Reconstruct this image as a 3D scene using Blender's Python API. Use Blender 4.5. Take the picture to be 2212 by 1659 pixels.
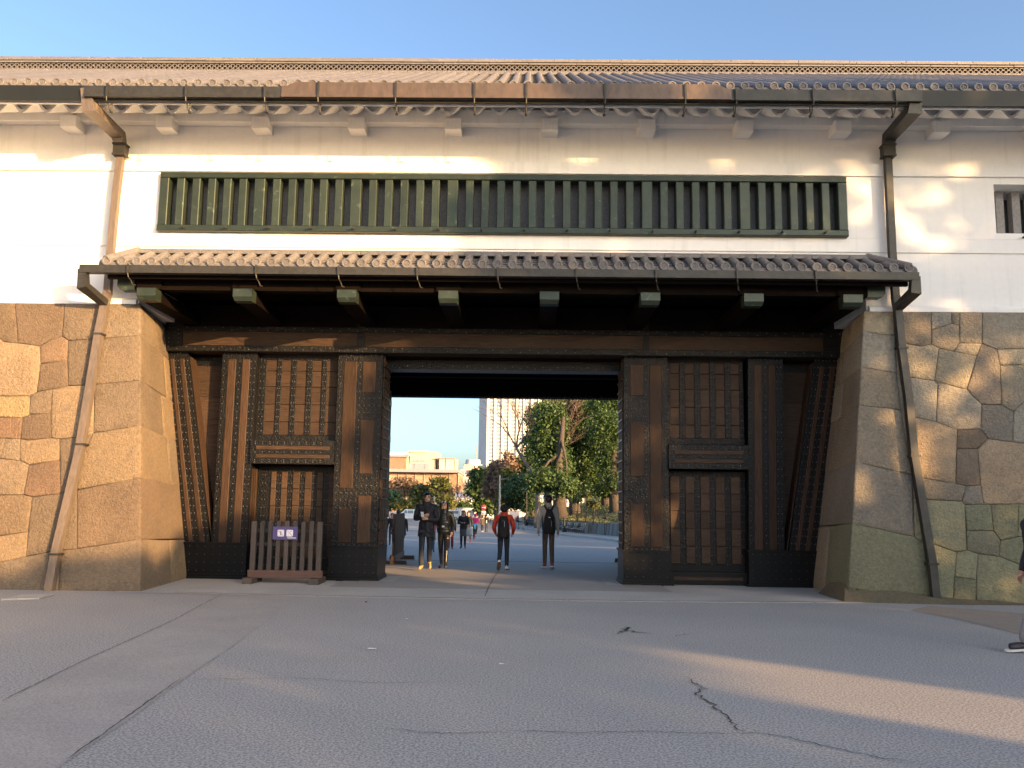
import bpy, bmesh, math, random
import numpy as np
from mathutils import Vector, Matrix
random.seed(7); RNG = np.random.default_rng(11)
R = math.radians
for o in list(bpy.data.objects): bpy.data.objects.remove(o)
scene = bpy.context.scene; COL = scene.collection

# ------------------------------------------------------------------ camera
CAM_H = 1.5; PITCH = R(7.3); YAW = R(.93); ROLL = R(.79); FPX = 1794.0; CYP = 867.3   # for a 2212 x 1659 frame
_f = Vector((-math.sin(YAW)*math.cos(PITCH), math.cos(YAW)*math.cos(PITCH), math.sin(PITCH)))
_rt = Vector((math.cos(YAW), math.sin(YAW), 0)); _up = _rt.cross(_f)
_R = _rt*math.cos(ROLL) + _up*math.sin(ROLL); _U = _up*math.cos(ROLL) - _rt*math.sin(ROLL)
cam_d = bpy.data.cameras.new('camera'); cam = bpy.data.objects.new('camera', cam_d); COL.objects.link(cam)
cam_d.sensor_width = 36; cam_d.lens = FPX/2212*36; cam_d.shift_y = (CYP-829.5)/2212
cam_d.clip_start = .1; cam_d.clip_end = 4000
m = Matrix((_R, _U, -_f)).transposed().to_4x4(); m.translation = (0, 0, CAM_H); cam.matrix_world = m
scene.camera = cam

# ------------------------------------------------------------------ sky, sun, exposure
SUN_AZ = R(48); SUN_TAN = .157; SUN_EL = math.atan(SUN_TAN)
HS = Vector((math.sin(SUN_AZ), -math.cos(SUN_AZ), 0)); US = Vector((math.cos(SUN_AZ), math.sin(SUN_AZ), 0))
w = bpy.data.worlds.new('World'); scene.world = w; w.use_nodes = True
nt = w.node_tree; bg = nt.nodes['Background']
sky = nt.nodes.new('ShaderNodeTexSky'); sky.sky_type = 'NISHITA'; sky.sun_disc = False
sky.sun_elevation = SUN_EL; sky.sun_rotation = math.atan2(HS.x, HS.y); sky.air_density = .75; sky.dust_density = 3.0; sky.ozone_density = 1.7
nt.links.new(sky.outputs[0], bg.inputs[0]); bg.inputs[1].default_value = .15
sd = bpy.data.lights.new('sun', 'SUN'); sd.energy = 4.5; sd.angle = R(.5); sd.color = (1, .60, .26)
sun = bpy.data.objects.new('sun', sd); COL.objects.link(sun)
sun.rotation_euler = Vector((HS.x*math.cos(SUN_EL), HS.y*math.cos(SUN_EL), math.sin(SUN_EL))).to_track_quat('Z', 'Y').to_euler()
sun.location = (20, -20, 30)
scene.render.engine = 'CYCLES'
scene.view_settings.view_transform = 'Standard'; scene.view_settings.look = 'None'
scene.view_settings.exposure = 1.72; scene.view_settings.gamma = 1; scene.view_settings.use_curve_mapping = False
scene.cycles.max_bounces = 6; scene.cycles.diffuse_bounces = 3; scene.cycles.glossy_bounces = 3

# ------------------------------------------------------------------ photo pixel (2212 px frame) -> direction -> place
C0 = Vector((0, 0, CAM_H))
def ray(x, y): return _f + _R*((x-1106)/FPX) + _U*((CYP-y)/FPX)
def py(x, y, Y): d = ray(x, y); return C0 + d*(Y/d.y)
def pz(x, y, z=0): d = ray(x, y); return C0 + d*((z-CAM_H)/d.z)
def ground_z(Y): return 0.0 if Y < 22 else (-.016*(Y-22) if Y < 80 else -.93)
def pg(x, y):
    z = 0.0
    for _ in range(30): p = pz(x, y, z); z = .5*z + .5*ground_z(p.y)
    return Vector((p.x, p.y, ground_z(p.y)))
def pplane(x, y, p0, n):
    d = ray(x, y); return C0 + d*((p0-C0).dot(n)/d.dot(n))
def crop(ox, oy, sc):
    return lambda x, y: ((ox+x/sc)*.548611, (oy+y/sc)*.548611)

# ------------------------------------------------------------------ mesh builder
class MB:
    def __init__(s): s.v = []; s.f = []; s.m = []
    def add(s, vs, fs, mi=0):
        b = len(s.v); s.v += [tuple(p) for p in vs]; s.f += [tuple(i+b for i in f) for f in fs]; s.m += [mi]*len(fs); return s
    def hexa(s, p, mi=0):   # 4 bottom ccw, 4 top ccw
        return s.add(p, [(3,2,1,0),(4,5,6,7),(0,1,5,4),(1,2,6,5),(2,3,7,6),(3,0,4,7)], mi)
    def box(s, x0, x1, y0, y1, z0, z1, mi=0):
        return s.hexa([(x0,y0,z0),(x1,y0,z0),(x1,y1,z0),(x0,y1,z0),(x0,y0,z1),(x1,y0,z1),(x1,y1,z1),(x0,y1,z1)], mi)
    def cbox(s, x0, x1, y0, y1, z0, z1, c=.01, mi=0):   # box whose front (min y) edges are chamfered
        v = [(x0,y0+c,z0),(x1,y0+c,z0),(x1,y1,z0),(x0,y1,z0),(x0,y0+c,z1),(x1,y0+c,z1),(x1,y1,z1),(x0,y1,z1),(x0+c,y0,z0+c),(x1-c,y0,z0+c),(x1-c,y0,z1-c),(x0+c,y0,z1-c)]
        return s.add(v, [(3,2,1,0),(4,5,6,7),(1,2,6,5),(2,3,7,6),(3,0,4,7),(8,9,10,11),(0,1,9,8),(1,5,10,9),(5,4,11,10),(4,0,8,11)], mi)
    def tube(s, pts, rad, n=6, cap=True, mi=0):
        pts = [Vector(p) for p in pts]; rs = rad if isinstance(rad, (list, tuple)) else [rad]*len(pts)
        vs = []; fs = []; ref = None
        for i, p in enumerate(pts):
            t = (pts[min(i+1, len(pts)-1)] - pts[max(i-1, 0)]).normalized()
            if ref is None: ref = Vector((0,0,1)) if abs(t.z) < .9 else Vector((1,0,0))
            a = t.cross(ref).normalized(); b = a.cross(t)
            for k in range(n):
                th = 2*math.pi*k/n; vs.append(p + (a*math.cos(th)+b*math.sin(th))*rs[i])
        for i in range(len(pts)-1):
            for k in range(n):
                k2 = (k+1) % n; fs.append((i*n+k, i*n+k2, (i+1)*n+k2, (i+1)*n+k))
        if cap: fs.append(tuple(range(n))); fs.append(tuple(range((len(pts)-1)*n, len(pts)*n))[::-1])
        return s.add(vs, fs, mi)
    def rect_tube(s, pts, hw, hd, side=Vector((1,0,0)), mi=0):   # rectangular pipe along a path, width along `side`
        pts = [Vector(p) for p in pts]; vs = []; fs = []; L = len(pts)
        for i, p in enumerate(pts):
            a = (pts[i]-pts[i-1]).normalized() if i else (pts[1]-pts[0]).normalized()
            b = (pts[i+1]-pts[i]).normalized() if i < L-1 else a
            t = (a+b).normalized(); sd_ = (side - t*side.dot(t)).normalized(); dp = t.cross(sd_).normalized()
            k = 1/max(.5, t.dot(a))
            for (u, v) in ((-1,-1),(1,-1),(1,1),(-1,1)): vs.append(p + sd_*hw*u*k + dp*hd*v*k)
        for i in range(L-1):
            for k in range(4): fs.append((i*4+k, i*4+(k+1)%4, (i+1)*4+(k+1)%4, (i+1)*4+k))
        fs.append((3,2,1,0)); fs.append(tuple((L-1)*4+k for k in range(4)))
        return s.add(vs, fs, mi)
    def lathe(s, prof, o=(0,0,0), axis='z', n=16, mi=0):
        vs = []; fs = []; o = Vector(o)
        for (r, h) in prof:
            for k in range(n):
                a = 2*math.pi*k/n; c, d = r*math.cos(a), r*math.sin(a)
                vs.append(o + (Vector((c,d,h)) if axis == 'z' else Vector((c,h,d)) if axis == 'y' else Vector((h,c,d))))
        for i in range(len(prof)-1):
            for k in range(n): k2 = (k+1) % n; fs.append((i*n+k, i*n+k2, (i+1)*n+k2, (i+1)*n+k))
        fs.append(tuple(range(n))[::-1]); fs.append(tuple(range((len(prof)-1)*n, len(prof)*n)))
        return s.add(vs, fs, mi)
    def loft(s, rings, n=12, mi=0, cap=True):   # rings (cx,cy,cz,rx,ry)
        vs = []; fs = []
        for (cx, cy, cz, rx, ry) in rings:
            for k in range(n): a = 2*math.pi*k/n; vs.append((cx+rx*math.cos(a), cy+ry*math.sin(a), cz))
        for i in range(len(rings)-1):
            for k in range(n): k2 = (k+1) % n; fs.append((i*n+k, i*n+k2, (i+1)*n+k2, (i+1)*n+k))
        if cap: fs.append(tuple(range(n))[::-1]); fs.append(tuple(range((len(rings)-1)*n, len(rings)*n)))
        return s.add(vs, fs, mi)
    def ball(s, c, r, n=8, mi=0):
        rx, ry, rz = r if isinstance(r, (tuple, list)) else (r, r, r); h = max(3, n//2)
        rg = [(c[0], c[1], c[2]-rz*math.cos(math.pi*(i+.02)/(h+.04)), max(.02,math.sin(math.pi*(i+.02)/(h+.04)))*rx, max(.02,math.sin(math.pi*(i+.02)/(h+.04)))*ry) for i in range(h+1)]
        return s.loft(rg, n, mi)
    def prism(s, poly, y0, y1, mi=0):     # polygon in xz, extruded along y
        n = len(poly); vs = [(p[0], y0, p[1]) for p in poly] + [(p[0], y1, p[1]) for p in poly]
        fs = [tuple(range(n)), tuple(range(2*n-1, n-1, -1))] + [(i, n+i, n+(i+1) % n, (i+1) % n) for i in range(n)]
        return s.add(vs, fs, mi)
    def mesh(s, name, mats, smooth=False):
        me = bpy.data.meshes.new(name); me.from_pydata(s.v, [], s.f)
        for mt in (mats if isinstance(mats, (list, tuple)) else [mats]): me.materials.append(mt)
        if any(s.m): me.polygons.foreach_set('material_index', s.m)
        bm = bmesh.new(); bm.from_mesh(me); bmesh.ops.recalc_face_normals(bm, faces=bm.faces); bm.to_mesh(me); bm.free()
        if smooth: me.polygons.foreach_set('use_smooth', [True]*len(me.polygons))
        me.update(); return me
    def build(s, name, mats, parent=None, smooth=False, loc=None, color=None):
        return link(name, s.mesh(name, mats, smooth), parent, loc, color)
WL = {}   # world location of parents that are not at the origin
def link(name, me, parent=None, loc=None, color=None):
    o = bpy.data.objects.new(name, me); COL.objects.link(o)
    if parent is not None:
        o.parent = parent; L = WL.get(parent.name)
        if L is not None: o.matrix_parent_inverse = Matrix.Translation(-L)
    if loc is not None:
        o.location = loc
        if o.type == 'MESH' and True: WLs(o, Vector(loc))
    if color: o.color = (*color, 1)
    return o
def WLs(o, L): WL[o.name] = L
def tag(o, label=None, cat=None, group=None, kind=None):
    if label: o['label'] = label
    if cat: o['category'] = cat
    if group: o['group'] = group
    if kind: o['kind'] = kind
    return o
def empty(name, loc, label=None, cat=None, group=None, rz=0):
    o = bpy.data.objects.new(name, None); COL.objects.link(o); o.location = loc; o.rotation_euler = (0,0,rz); o.empty_display_size = .2
    return tag(o, label, cat, group)
def wempty(name, loc, label=None, cat=None, group=None):     # children of this one are given in world coordinates
    o = empty(name, loc, label, cat, group); WL[o.name] = Vector(loc); return o
def copy_tree(o, parent=None):
    c = o.copy(); COL.objects.link(c); c.parent = parent
    for ch in o.children: copy_tree(ch, c)
    return c

# ------------------------------------------------------------------ materials
def new_mat(name):
    mt = bpy.data.materials.new(name); mt.use_nodes = True; nt = mt.node_tree; return mt, nt, nt.nodes['Principled BSDF']
def N(nt, typ, **kw):
    n = nt.nodes.new(typ)
    for k, v in kw.items():
        if k in n.inputs: n.inputs[k].default_value = v
        else: setattr(n, k, v)
    return n
def mixc(nt, fac, a, b, mode='MIX'):
    n = nt.nodes.new('ShaderNodeMix'); n.data_type = 'RGBA'; n.blend_type = mode
    for s, v in ((n.inputs[0], fac), (n.inputs[6], a), (n.inputs[7], b)):
        if hasattr(v, 'is_linked'): nt.links.new(v, s)
        else: s.default_value = v if isinstance(v, (int, float)) else (*v[:3], 1)
    return n.outputs[2]
def ramp(nt, val, p0, p1):
    n = nt.nodes.new('ShaderNodeMapRange'); n.inputs[1].default_value = p0; n.inputs[2].default_value = p1; nt.links.new(val, n.inputs[0]); return n.outputs[0]
def noise(nt, vec, scale, detail=4, rough=.55, dist=0):
    n = N(nt, 'ShaderNodeTexNoise', Scale=scale, Detail=detail, Roughness=rough, Distortion=dist); nt.links.new(vec, n.inputs['Vector']); return n.outputs[0]
def mat(name, c1, c2=None, rough=.7, metal=0, big=1.5, fine=20, stretch=(1,1,1), bump=.15, bscale=None, bdist=.01, rand=0, objcol=False, c3=None, c3lo=.62, spec=.5, fine_amt=.5, fr=(.3,.7), streak=0):
    mt, nt, b = new_mat(name); c2 = c2 or tuple(x*.75 for x in c1)
    tc = N(nt, 'ShaderNodeTexCoord'); mp = N(nt, 'ShaderNodeMapping'); mp.inputs['Scale'].default_value = stretch
    vec = tc.outputs['Object']
    if rand:
        oi = N(nt, 'ShaderNodeObjectInfo'); mu = N(nt, 'ShaderNodeVectorMath', operation='MULTIPLY_ADD'); nt.links.new(oi.outputs['Random'], mu.inputs[0]); mu.inputs[1].default_value = (37, 19, 53)
        nt.links.new(vec, mu.inputs[2]); vec = mu.outputs[0]
    nt.links.new(vec, mp.inputs[0]); v = mp.outputs[0]
    nb = noise(nt, v, big, 5); nf = noise(nt, v, fine, 6, .65)
    col = mixc(nt, ramp(nt, nb, .35, .65), c1, c2)
    col = mixc(nt, fine_amt, col, mixc(nt, ramp(nt, nf, fr[0], fr[1]), tuple(min(1,x*1.25) for x in c1), tuple(x*.6 for x in c2)))
    if c3: col = mixc(nt, ramp(nt, noise(nt, v, big*1.7, 6, .7, .4), c3lo, c3lo+.08), col, c3)
    if streak:
        m2 = N(nt, 'ShaderNodeMapping'); m2.inputs['Scale'].default_value = (2.2, 2.2, .10); nt.links.new(vec, m2.inputs[0]); sn = noise(nt, m2.outputs[0], 2.0, 8, .7)
        f_ = ramp(nt, sn, .52, .80); mm = N(nt, 'ShaderNodeMath', operation='MULTIPLY'); nt.links.new(f_, mm.inputs[0]); mm.inputs[1].default_value = streak; col = mixc(nt, mm.outputs[0], col, tuple(v*.45 for v in c1))
    if objcol:
        oi2 = N(nt, 'ShaderNodeObjectInfo'); col = mixc(nt, 1.0, col, oi2.outputs['Color'], 'MULTIPLY')
    if rand:
        mr = N(nt, 'ShaderNodeMapRange'); mr.inputs[3].default_value = 1-rand; mr.inputs[4].default_value = 1+rand; nt.links.new(oi.outputs['Random'], mr.inputs[0])
        cb = N(nt, 'ShaderNodeCombineColor')
        for i in range(3): nt.links.new(mr.outputs[0], cb.inputs[i])
        col = mixc(nt, 1.0, col, cb.outputs[0], 'MULTIPLY')
    nt.links.new(col, b.inputs['Base Color']); b.inputs['Roughness'].default_value = rough; b.inputs['Metallic'].default_value = metal
    b.inputs['Specular IOR Level'].default_value = spec
    if bump:
        bp = N(nt, 'ShaderNodeBump', Strength=bump, Distance=bdist); nt.links.new(nf if not bscale else noise(nt, v, bscale, 5, .6), bp.inputs['Height']); nt.links.new(bp.outputs[0], b.inputs['Normal'])
    return mt
def plain(name, c, rough=.6, metal=0, emit=None, es=0, spec=.5):
    mt, nt, b = new_mat(name); b.inputs['Base Color'].default_value = (*c, 1); b.inputs['Roughness'].default_value = rough; b.inputs['Metallic'].default_value = metal; b.inputs['Specular IOR Level'].default_value = spec
    if emit: b.inputs['Emission Color'].default_value = (*emit, 1); b.inputs['Emission Strength'].default_value = es
    return mt
def leafmat(name, c1, c2, trans=.25):
    mt, nt, b = new_mat(name); tc = N(nt, 'ShaderNodeTexCoord'); g = N(nt, 'ShaderNodeNewGeometry')
    col = mixc(nt, ramp(nt, noise(nt, tc.outputs['Object'], .8, 3), .35, .65), c1, c2)
    col = mixc(nt, .5, col, mixc(nt, g.outputs['Random Per Island'], tuple(x*.55 for x in c1), tuple(min(1,x*1.5) for x in c2)))
    nt.links.new(col, b.inputs['Base Color']); b.inputs['Roughness'].default_value = .55; b.inputs['Specular IOR Level'].default_value = .35
    tr = N(nt, 'ShaderNodeBsdfTranslucent'); nt.links.new(col, tr.inputs[0]); ms = N(nt, 'ShaderNodeMixShader'); ms.inputs[0].default_value = trans
    nt.links.new(b.outputs[0], ms.inputs[1]); nt.links.new(tr.outputs[0], ms.inputs[2]); nt.links.new(ms.outputs[0], nt.nodes['Material Output'].inputs[0]); return mt
M = {}
M['plaster'] = mat('plaster', (.85,.835,.80), (.82,.80,.765), streak=.35, rough=.85, big=.5, fine=9, bump=.05, bscale=60, bdist=.003, fine_amt=.08)
M['tile'] = mat('roof_clay', (.175,.162,.158), (.12,.114,.116), rough=.55, big=3, fine=25, bump=.2, bscale=70, bdist=.004, rand=.10)
M['patina'] = mat('copper_patina', (.026,.040,.031), (.046,.062,.043), rough=.42, metal=.35, big=4.5, fine=14, bump=.15, bscale=12, bdist=.006, rand=.15, c3=(.10,.135,.095), c3lo=.60)
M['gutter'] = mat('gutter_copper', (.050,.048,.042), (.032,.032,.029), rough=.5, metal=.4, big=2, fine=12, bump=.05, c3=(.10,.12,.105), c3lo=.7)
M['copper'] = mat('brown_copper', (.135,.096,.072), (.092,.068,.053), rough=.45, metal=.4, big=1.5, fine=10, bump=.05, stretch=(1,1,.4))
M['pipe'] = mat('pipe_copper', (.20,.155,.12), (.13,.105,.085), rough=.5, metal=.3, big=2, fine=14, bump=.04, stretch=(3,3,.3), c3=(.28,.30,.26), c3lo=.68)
M['iron'] = mat('hammered_iron', (.0035,.0036,.004), (.009,.009,.009), rough=.33, metal=.1, big=8, fine=30, bump=.7, bscale=26, bdist=.03, rand=.1, spec=.27)
M['plinth'] = mat('plinth_iron', (.005,.0053,.006), (.008,.0083,.009), rough=.45, metal=.05, big=5, fine=30, bump=.2, bscale=25, bdist=.006, rand=.1, spec=.22)
M['rivet'] = plain('rivet_iron', (.26,.25,.24), .35, .6)
M['wood_v'] = mat('wood_upright', (.058,.034,.0215), (.026,.0155,.0105), fr=(.38,.64), fine_amt=.7, rough=.6, big=3, fine=12, stretch=(9,9,.35), bump=.5, bdist=.006, rand=.25, spec=.18)
M['wood_h'] = mat('wood_level', (.066,.041,.027), (.029,.018,.012), fr=(.38,.64), fine_amt=.7, rough=.6, big=3, fine=12, stretch=(.35,9,9), bump=.5, bdist=.006, rand=.22, spec=.18)
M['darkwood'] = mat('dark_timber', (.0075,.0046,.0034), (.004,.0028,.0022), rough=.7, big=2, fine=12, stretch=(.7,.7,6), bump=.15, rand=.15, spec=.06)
M['fence'] = mat('fence_timber', (.078,.060,.050), (.050,.039,.033), rough=.72, big=3, fine=16, stretch=(7,7,.6), bump=.25, bdist=.005, rand=.22, c3=(.2,.19,.15), c3lo=.72)
M['stone'] = mat('wall_stone', (.285,.226,.16), (.185,.15,.112), rough=.85, big=1.3, fine=18, bump=1.0, bscale=30, bdist=.045, rand=.12, objcol=True, c3=(.16,.135,.115), c3lo=.63)
M['joint'] = mat('joint_fill', (.055,.047,.04), rough=.9, bump=.3)
M['asphalt'] = mat('asphalt', (.40,.375,.345), (.285,.268,.25), fr=(.44,.57), rough=.85, big=.45, fine=55, bump=.22, bscale=90, bdist=.012, fine_amt=.75, c3=(.36,.34,.315), c3lo=.64)
M['asphalt2'] = mat('asphalt_strip', (.40,.365,.33), (.31,.285,.26), fr=(.40,.62), rough=.8, big=1.1, fine=60, bump=.4, bscale=75, bdist=.012, fine_amt=.5)
M['passage'] = mat('passage_paving', (.34,.305,.27), (.27,.25,.235), rough=.85, big=.7, fine=70, bump=.35, bscale=80, bdist=.008)
M['concrete'] = mat('concrete', (.48,.45,.405), (.36,.335,.305), rough=.85, big=.9, fine=40, bump=.3, bscale=60, bdist=.006, c3=(.47,.455,.43), c3lo=.6)
M['crack'] = plain('crack_fill', (.06,.055,.05), .95)
M['faint'] = plain('faint_joint', (.15,.14,.13), .95)
M['seam'] = plain('seam', (.05,.05,.05), .9)
M['kerb'] = mat('kerb_stone', (.36,.35,.34), (.27,.26,.26), rough=.8, big=1, fine=20, bump=.2, rand=.1)
M['road'] = mat('far_road', (.28,.275,.27), (.235,.23,.23), rough=.8, big=.15, fine=8, bump=.1)
M['grass'] = mat('bank_grass', (.14,.155,.06), (.20,.165,.08), rough=.9, big=.25, fine=3, bump=.6, bscale=9, bdist=.08)
M['bark'] = mat('bark', (.085,.065,.05), (.05,.04,.033), rough=.9, big=2, fine=9, stretch=(4,4,.7), bump=.6, bdist=.03)
M['palebark'] = mat('pale_bark', (.17,.145,.12), (.10,.085,.072), rough=.9, big=2, fine=9, stretch=(4,4,.7), bump=.5, bdist=.03)
M['twig'] = plain('twig', (.115,.078,.062), .9)
M['leaf'] = leafmat('evergreen_leaf', (.036,.078,.028), (.075,.12,.032), .3)
M['leaf2'] = leafmat('olive_leaf', (.075,.105,.03), (.13,.13,.035))
M['leaf3'] = leafmat('pine_needle', (.04,.085,.045), (.07,.12,.045))
M['brownleaf'] = leafmat('dry_leaf', (.17,.115,.08), (.22,.15,.10))
# ================================================================== GROUND
def sheet(name, xs, ys, mt, dz=0, zf=ground_z, xoff=None):
    mb = MB(); nx = len(xs)
    for y in ys:
        for x in xs: mb.v.append((x + (xoff(y) if xoff else 0), y, zf(y)+dz))
    for j in range(len(ys)-1):
        for i in range(nx-1): mb.f.append((j*nx+i, j*nx+i+1, (j+1)*nx+i+1, (j+1)*nx+i)); mb.m.append(0)
    return tag(mb.build(name, mt), kind='structure')
def flat_poly(name, pts, mt, dz, parent=None):
    mb = MB(); mb.add([(p[0], p[1], ground_z(p[1])+dz) for p in pts], [tuple(range(len(pts)))]); return mb.build(name, mt, parent)
ground = sheet('ground', [-1800,-300,-60,-20,20,60,300,1800], [-400,-60,-20,0,14,22,40,60,80,120,250,600,2500], M['asphalt'])
# far road beyond the gate, then the paving under the gate, then the concrete apron
rd = flat_poly('road', [(-40,24.2),(40,24.2),(40,44),(40,62),(40,80),(-60,80),(-60,44)], M['road'], .004); tag(rd, kind='structure')
rd2 = flat_poly('plaza_road', [(-150,80.02),(120,80.02),(200,230),(-250,230)], M['road'], .004); tag(rd2, kind='structure')
pv = flat_poly('gate_paving', [(-3.6,15.6),(2.75,15.6),(2.75,21.9),(3.4,24.15),(-4.4,24.15),(-3.6,21.9)], M['passage'], .008); tag(pv, kind='structure')
sm = MB(); sm.box(-9, 9, 24.16, 24.22, -.05, ground_z(24.2)+.012); tag(sm.build('paving_joint', M['seam']), kind='structure')
ap = flat_poly('concrete_apron', [(-6.9,14.22),(-5.9,14.12),(-4,14.05),(0,14.0),(3,14.1),(5.8,14.45),(6.1,17.3),(2.9,17.6),(2.6,15.65),(-3.5,15.65),(-3.9,17.6),(-7,17.4)], M['concrete'], .006); tag(ap, kind='structure')
nb = 14; xs = np.linspace(-5.9, 5.7, nb+1)   # edging stones along the apron
def edge_y(x): return 13.93 + .012*x*x*(.6 if x < 0 else 1.0) - (.0 if x > 0 else 0)
for i in range(nb):
    a, b = xs[i]+.006, xs[i+1]-.006; mb = MB(); ya, yb = edge_y(a), edge_y(b)
    mb.hexa([(a,ya,-.1),(b,yb,-.1),(b,yb+.13,-.1),(a,ya+.13,-.1),(a,ya+.01,.010),(b,yb+.01,.010),(b,yb+.13,.013),(a,ya+.13,.013)]); mb.build('edging_stone', M['passage'], ap)
# lighter strip of newer asphalt, cracks and joints in the forecourt
g5 = crop(0, 2250, 1.0972)
def gpts(L, cf): return [pz(*cf(x, y)) for (x, y) in L]
st = gpts([(-140,640),(0,568),(260,440),(520,310),(760,205),(870,145),(960,96),(1290,100),(1180,190),(1010,320),(800,460),(560,640),(300,815),(200,890),(-140,890)], g5)
tag(flat_poly('asphalt_strip', [(p.x, p.y) for p in st], M['asphalt2'], .004), kind='structure')
def ribbon(name, pts, wd, mt, dz=.007, jit=.02):
    P = [Vector((p.x, p.y, 0)) for p in pts]; Q = []
    for a, b in zip(P, P[1:]):
        n = max(2, int((b-a).length/.05))
        for k in range(n): Q.append(a.lerp(b, k/n) + Vector((random.uniform(-jit,jit), random.uniform(-jit,jit), 0)))
    Q.append(P[-1]); mb = MB(); L = len(Q)
    for i, p in enumerate(Q):
        t = (Q[min(i+1,L-1)]-Q[max(i-1,0)]).normalized(); nrm = Vector((-t.y,t.x,0)); ww = wd*random.uniform(.4,1.2)*(min(1, i/4, (L-1-i)/4)+.12)
        mb.v += [(p.x-nrm.x*ww, p.y-nrm.y*ww, dz), (p.x+nrm.x*ww, p.y+nrm.y*ww, dz)]
    for i in range(L-1): mb.f.append((2*i,2*i+1,2*i+3,2*i+2)); mb.m.append(0)
    return tag(mb.build(name, mt, ground))
ribbon('crack', gpts([(290,815),(430,715),(560,622),(680,535),(790,460)], g5), .006, M['crack'], jit=.006)
ribbon('crack', gpts([(960,100),(870,145),(760,207),(640,262),(500,325),(330,402),(150,492),(0,566)], g5), .007, M['faint'], jit=.006)
ribbon('crack', gpts([(800,468),(1000,468),(1250,462),(1400,470),(1600,484),(1900,480)], g5), .005, M['faint'])
ribbon('crack', gpts([(1640,680),(1760,688),(1900,705),(2060,700),(2212,692)], g5), .0045, M['crack'])
g6 = crop(2016, 2250, 1.0972)
ribbon('crack', gpts([(0,692),(300,700),(600,696),(900,703),(1060,702),(1200,720),(1400,770),(1600,810),(1780,835)], g6), .005, M['crack'])
ribbon('crack', gpts([(750,455),(790,488),(830,510),(800,535),(860,570),(920,620),(960,665),(1010,700)], g6), .008, M['crack'], jit=.03)
ribbon('crack', gpts([(470,275),(495,240),(500,258),(560,264),(640,272)], g6), .016, M['crack'], jit=.05)
ribbon('crack', gpts([(700,282),(745,274),(790,270)], g6), .014, M['faint'], jit=.04)
gg = crop(1500, 2050, 2.3284)
ribbon('crack', gpts([(1085,455),(1040,520),(985,620),(950,700)], gg), .008, M['crack'], dz=.013, jit=.01)
cv = gpts([(5,127),(95,107),(235,104),(170,122)], g5)      # drain cover under the left pipe
mb = MB(); q = [(p.x, p.y) for p in cv]; mb.add([(x,y,.004) for x,y in q]+[(x,y,.028) for x,y in q], [(0,1,2,3),(4,5,6,7),(0,1,5,4),(1,2,6,5),(2,3,7,6),(3,0,4,7)])
tag(mb.build('drain_cover', M['concrete']), 'flat worn concrete drain cover under the copper downpipe', 'drain cover')
dirt = gpts([(1720,168),(1800,150),(2000,165),(2300,190),(2300,300),(2150,262),(1950,215)], g6)
tag(flat_poly('worn_verge', [(p.x, p.y) for p in dirt], mat('verge_dirt', (.33,.27,.21), (.24,.20,.165), rough=.95, big=1.2, fine=30, bump=.4), .004), kind='structure')

# ================================================================== GATEHOUSE
XC = -.46
gh = wempty('gatehouse', (XC, 17, 0), 'long white plastered gatehouse with dark tiled roofs and iron-clad timber gate front', 'gatehouse')
XL, XR = -17.0, 21.5
WY = 15.2
# --- plaster wall in butted pieces round the two window openings
WX0, WX1, WZ0, WZ1 = -7.03, 6.01, 6.62, 7.79
VX0, VX1, VZ0, VZ1 = py(2149,450,15.2).x, 10.9, 6.74, 7.70
mb = MB()
mb.box(XL, -7.32, WY+.03, 22.4, 5.24, 6.35); mb.box(6.33, XR, WY+.03, 22.4, 5.24, 6.35); mb.box(-7.32, 6.33, WY+.03, 22.4, 5.92, 6.35)
mb.build('lower_wall', M['plaster'], gh)
mb = MB(); mb.box(XL, XR, WY, 22.4, 6.352, WZ0-.002)
mb.box(XL, WX0, WY, 16.2, WZ0, 7.828); mb.box(WX1, VX0, WY, 16.2, WZ0, 7.828); mb.box(VX1, XR, WY, 16.2, WZ0, 7.828)
mb.box(WX0, WX1, WY, 16.2, WZ1, 7.828); mb.box(VX0, VX1, WY, 16.2, VZ1, 7.828); mb.box(VX0, VX1, WY, 16.2, WZ0, VZ0)
mb.box(XL, XR, 16.2, 22.4, WZ0, 7.828)
mb.build('plaster_wall', M['plaster'], gh)
MB().box(XL, XR, WY-.05, 22.45, 7.83, 8.06).build('wall_beam', M['plaster'], gh)
MB().box(XL, XR, WY+.005, 22.4, 8.062, 9.0).build('upper_wall', M['plaster'], gh)
for a, b in ((XL, -7.34), (6.36, XR)):
    mb = MB(); mb.hexa([(a,WY-.06,5.2),(b,WY-.06,5.2),(b,WY+.05,5.2),(a,WY+.05,5.2),(a,WY-.06,5.28),(b,WY-.06,5.28),(b,WY+.028,5.34),(a,WY+.028,5.34)]); mb.build('wall_base', M['plaster'], gh)
# --- lattice window
lw = MB(); fy0, fy1 = WY-.1, WY+.12
lw.cbox(WX0, WX1, fy0, fy1, WZ1-.115, WZ1, .012); lw.cbox(WX0, WX1, fy0-.02, fy1, WZ0, WZ0+.12, .012)
lw.cbox(WX0, WX0+.17, fy0+.003, fy1, WZ0+.12, WZ1-.115, .012); lw.cbox(WX1-.17, WX1, fy0+.003, fy1, WZ0+.12, WZ1-.115, .012)
lat = lw.build('lattice_window', M['patina'], gh)
mb = MB(); mb.box(WX0, WX1, WY+.26, WY+.30, WZ0, WZ1); M['shutter'] = mat('shutter', (.30,.285,.275), (.24,.235,.23), rough=.8, bump=.05); mb.build('shutter_panel', mat('shutter_board', (.30,.285,.275), (.24,.235,.23), rough=.8, bump=.05), lat)
mb = MB(); mb.box(WX0+.02, WX1-.02, WY+.13, WY+.259, WZ0, WZ0+.17); mb.box(WX0, WX1, WY+.13, WY+.259, WZ1-.05, WZ1); mb.build('inner_sill', M['wood_h'], lat)
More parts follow.
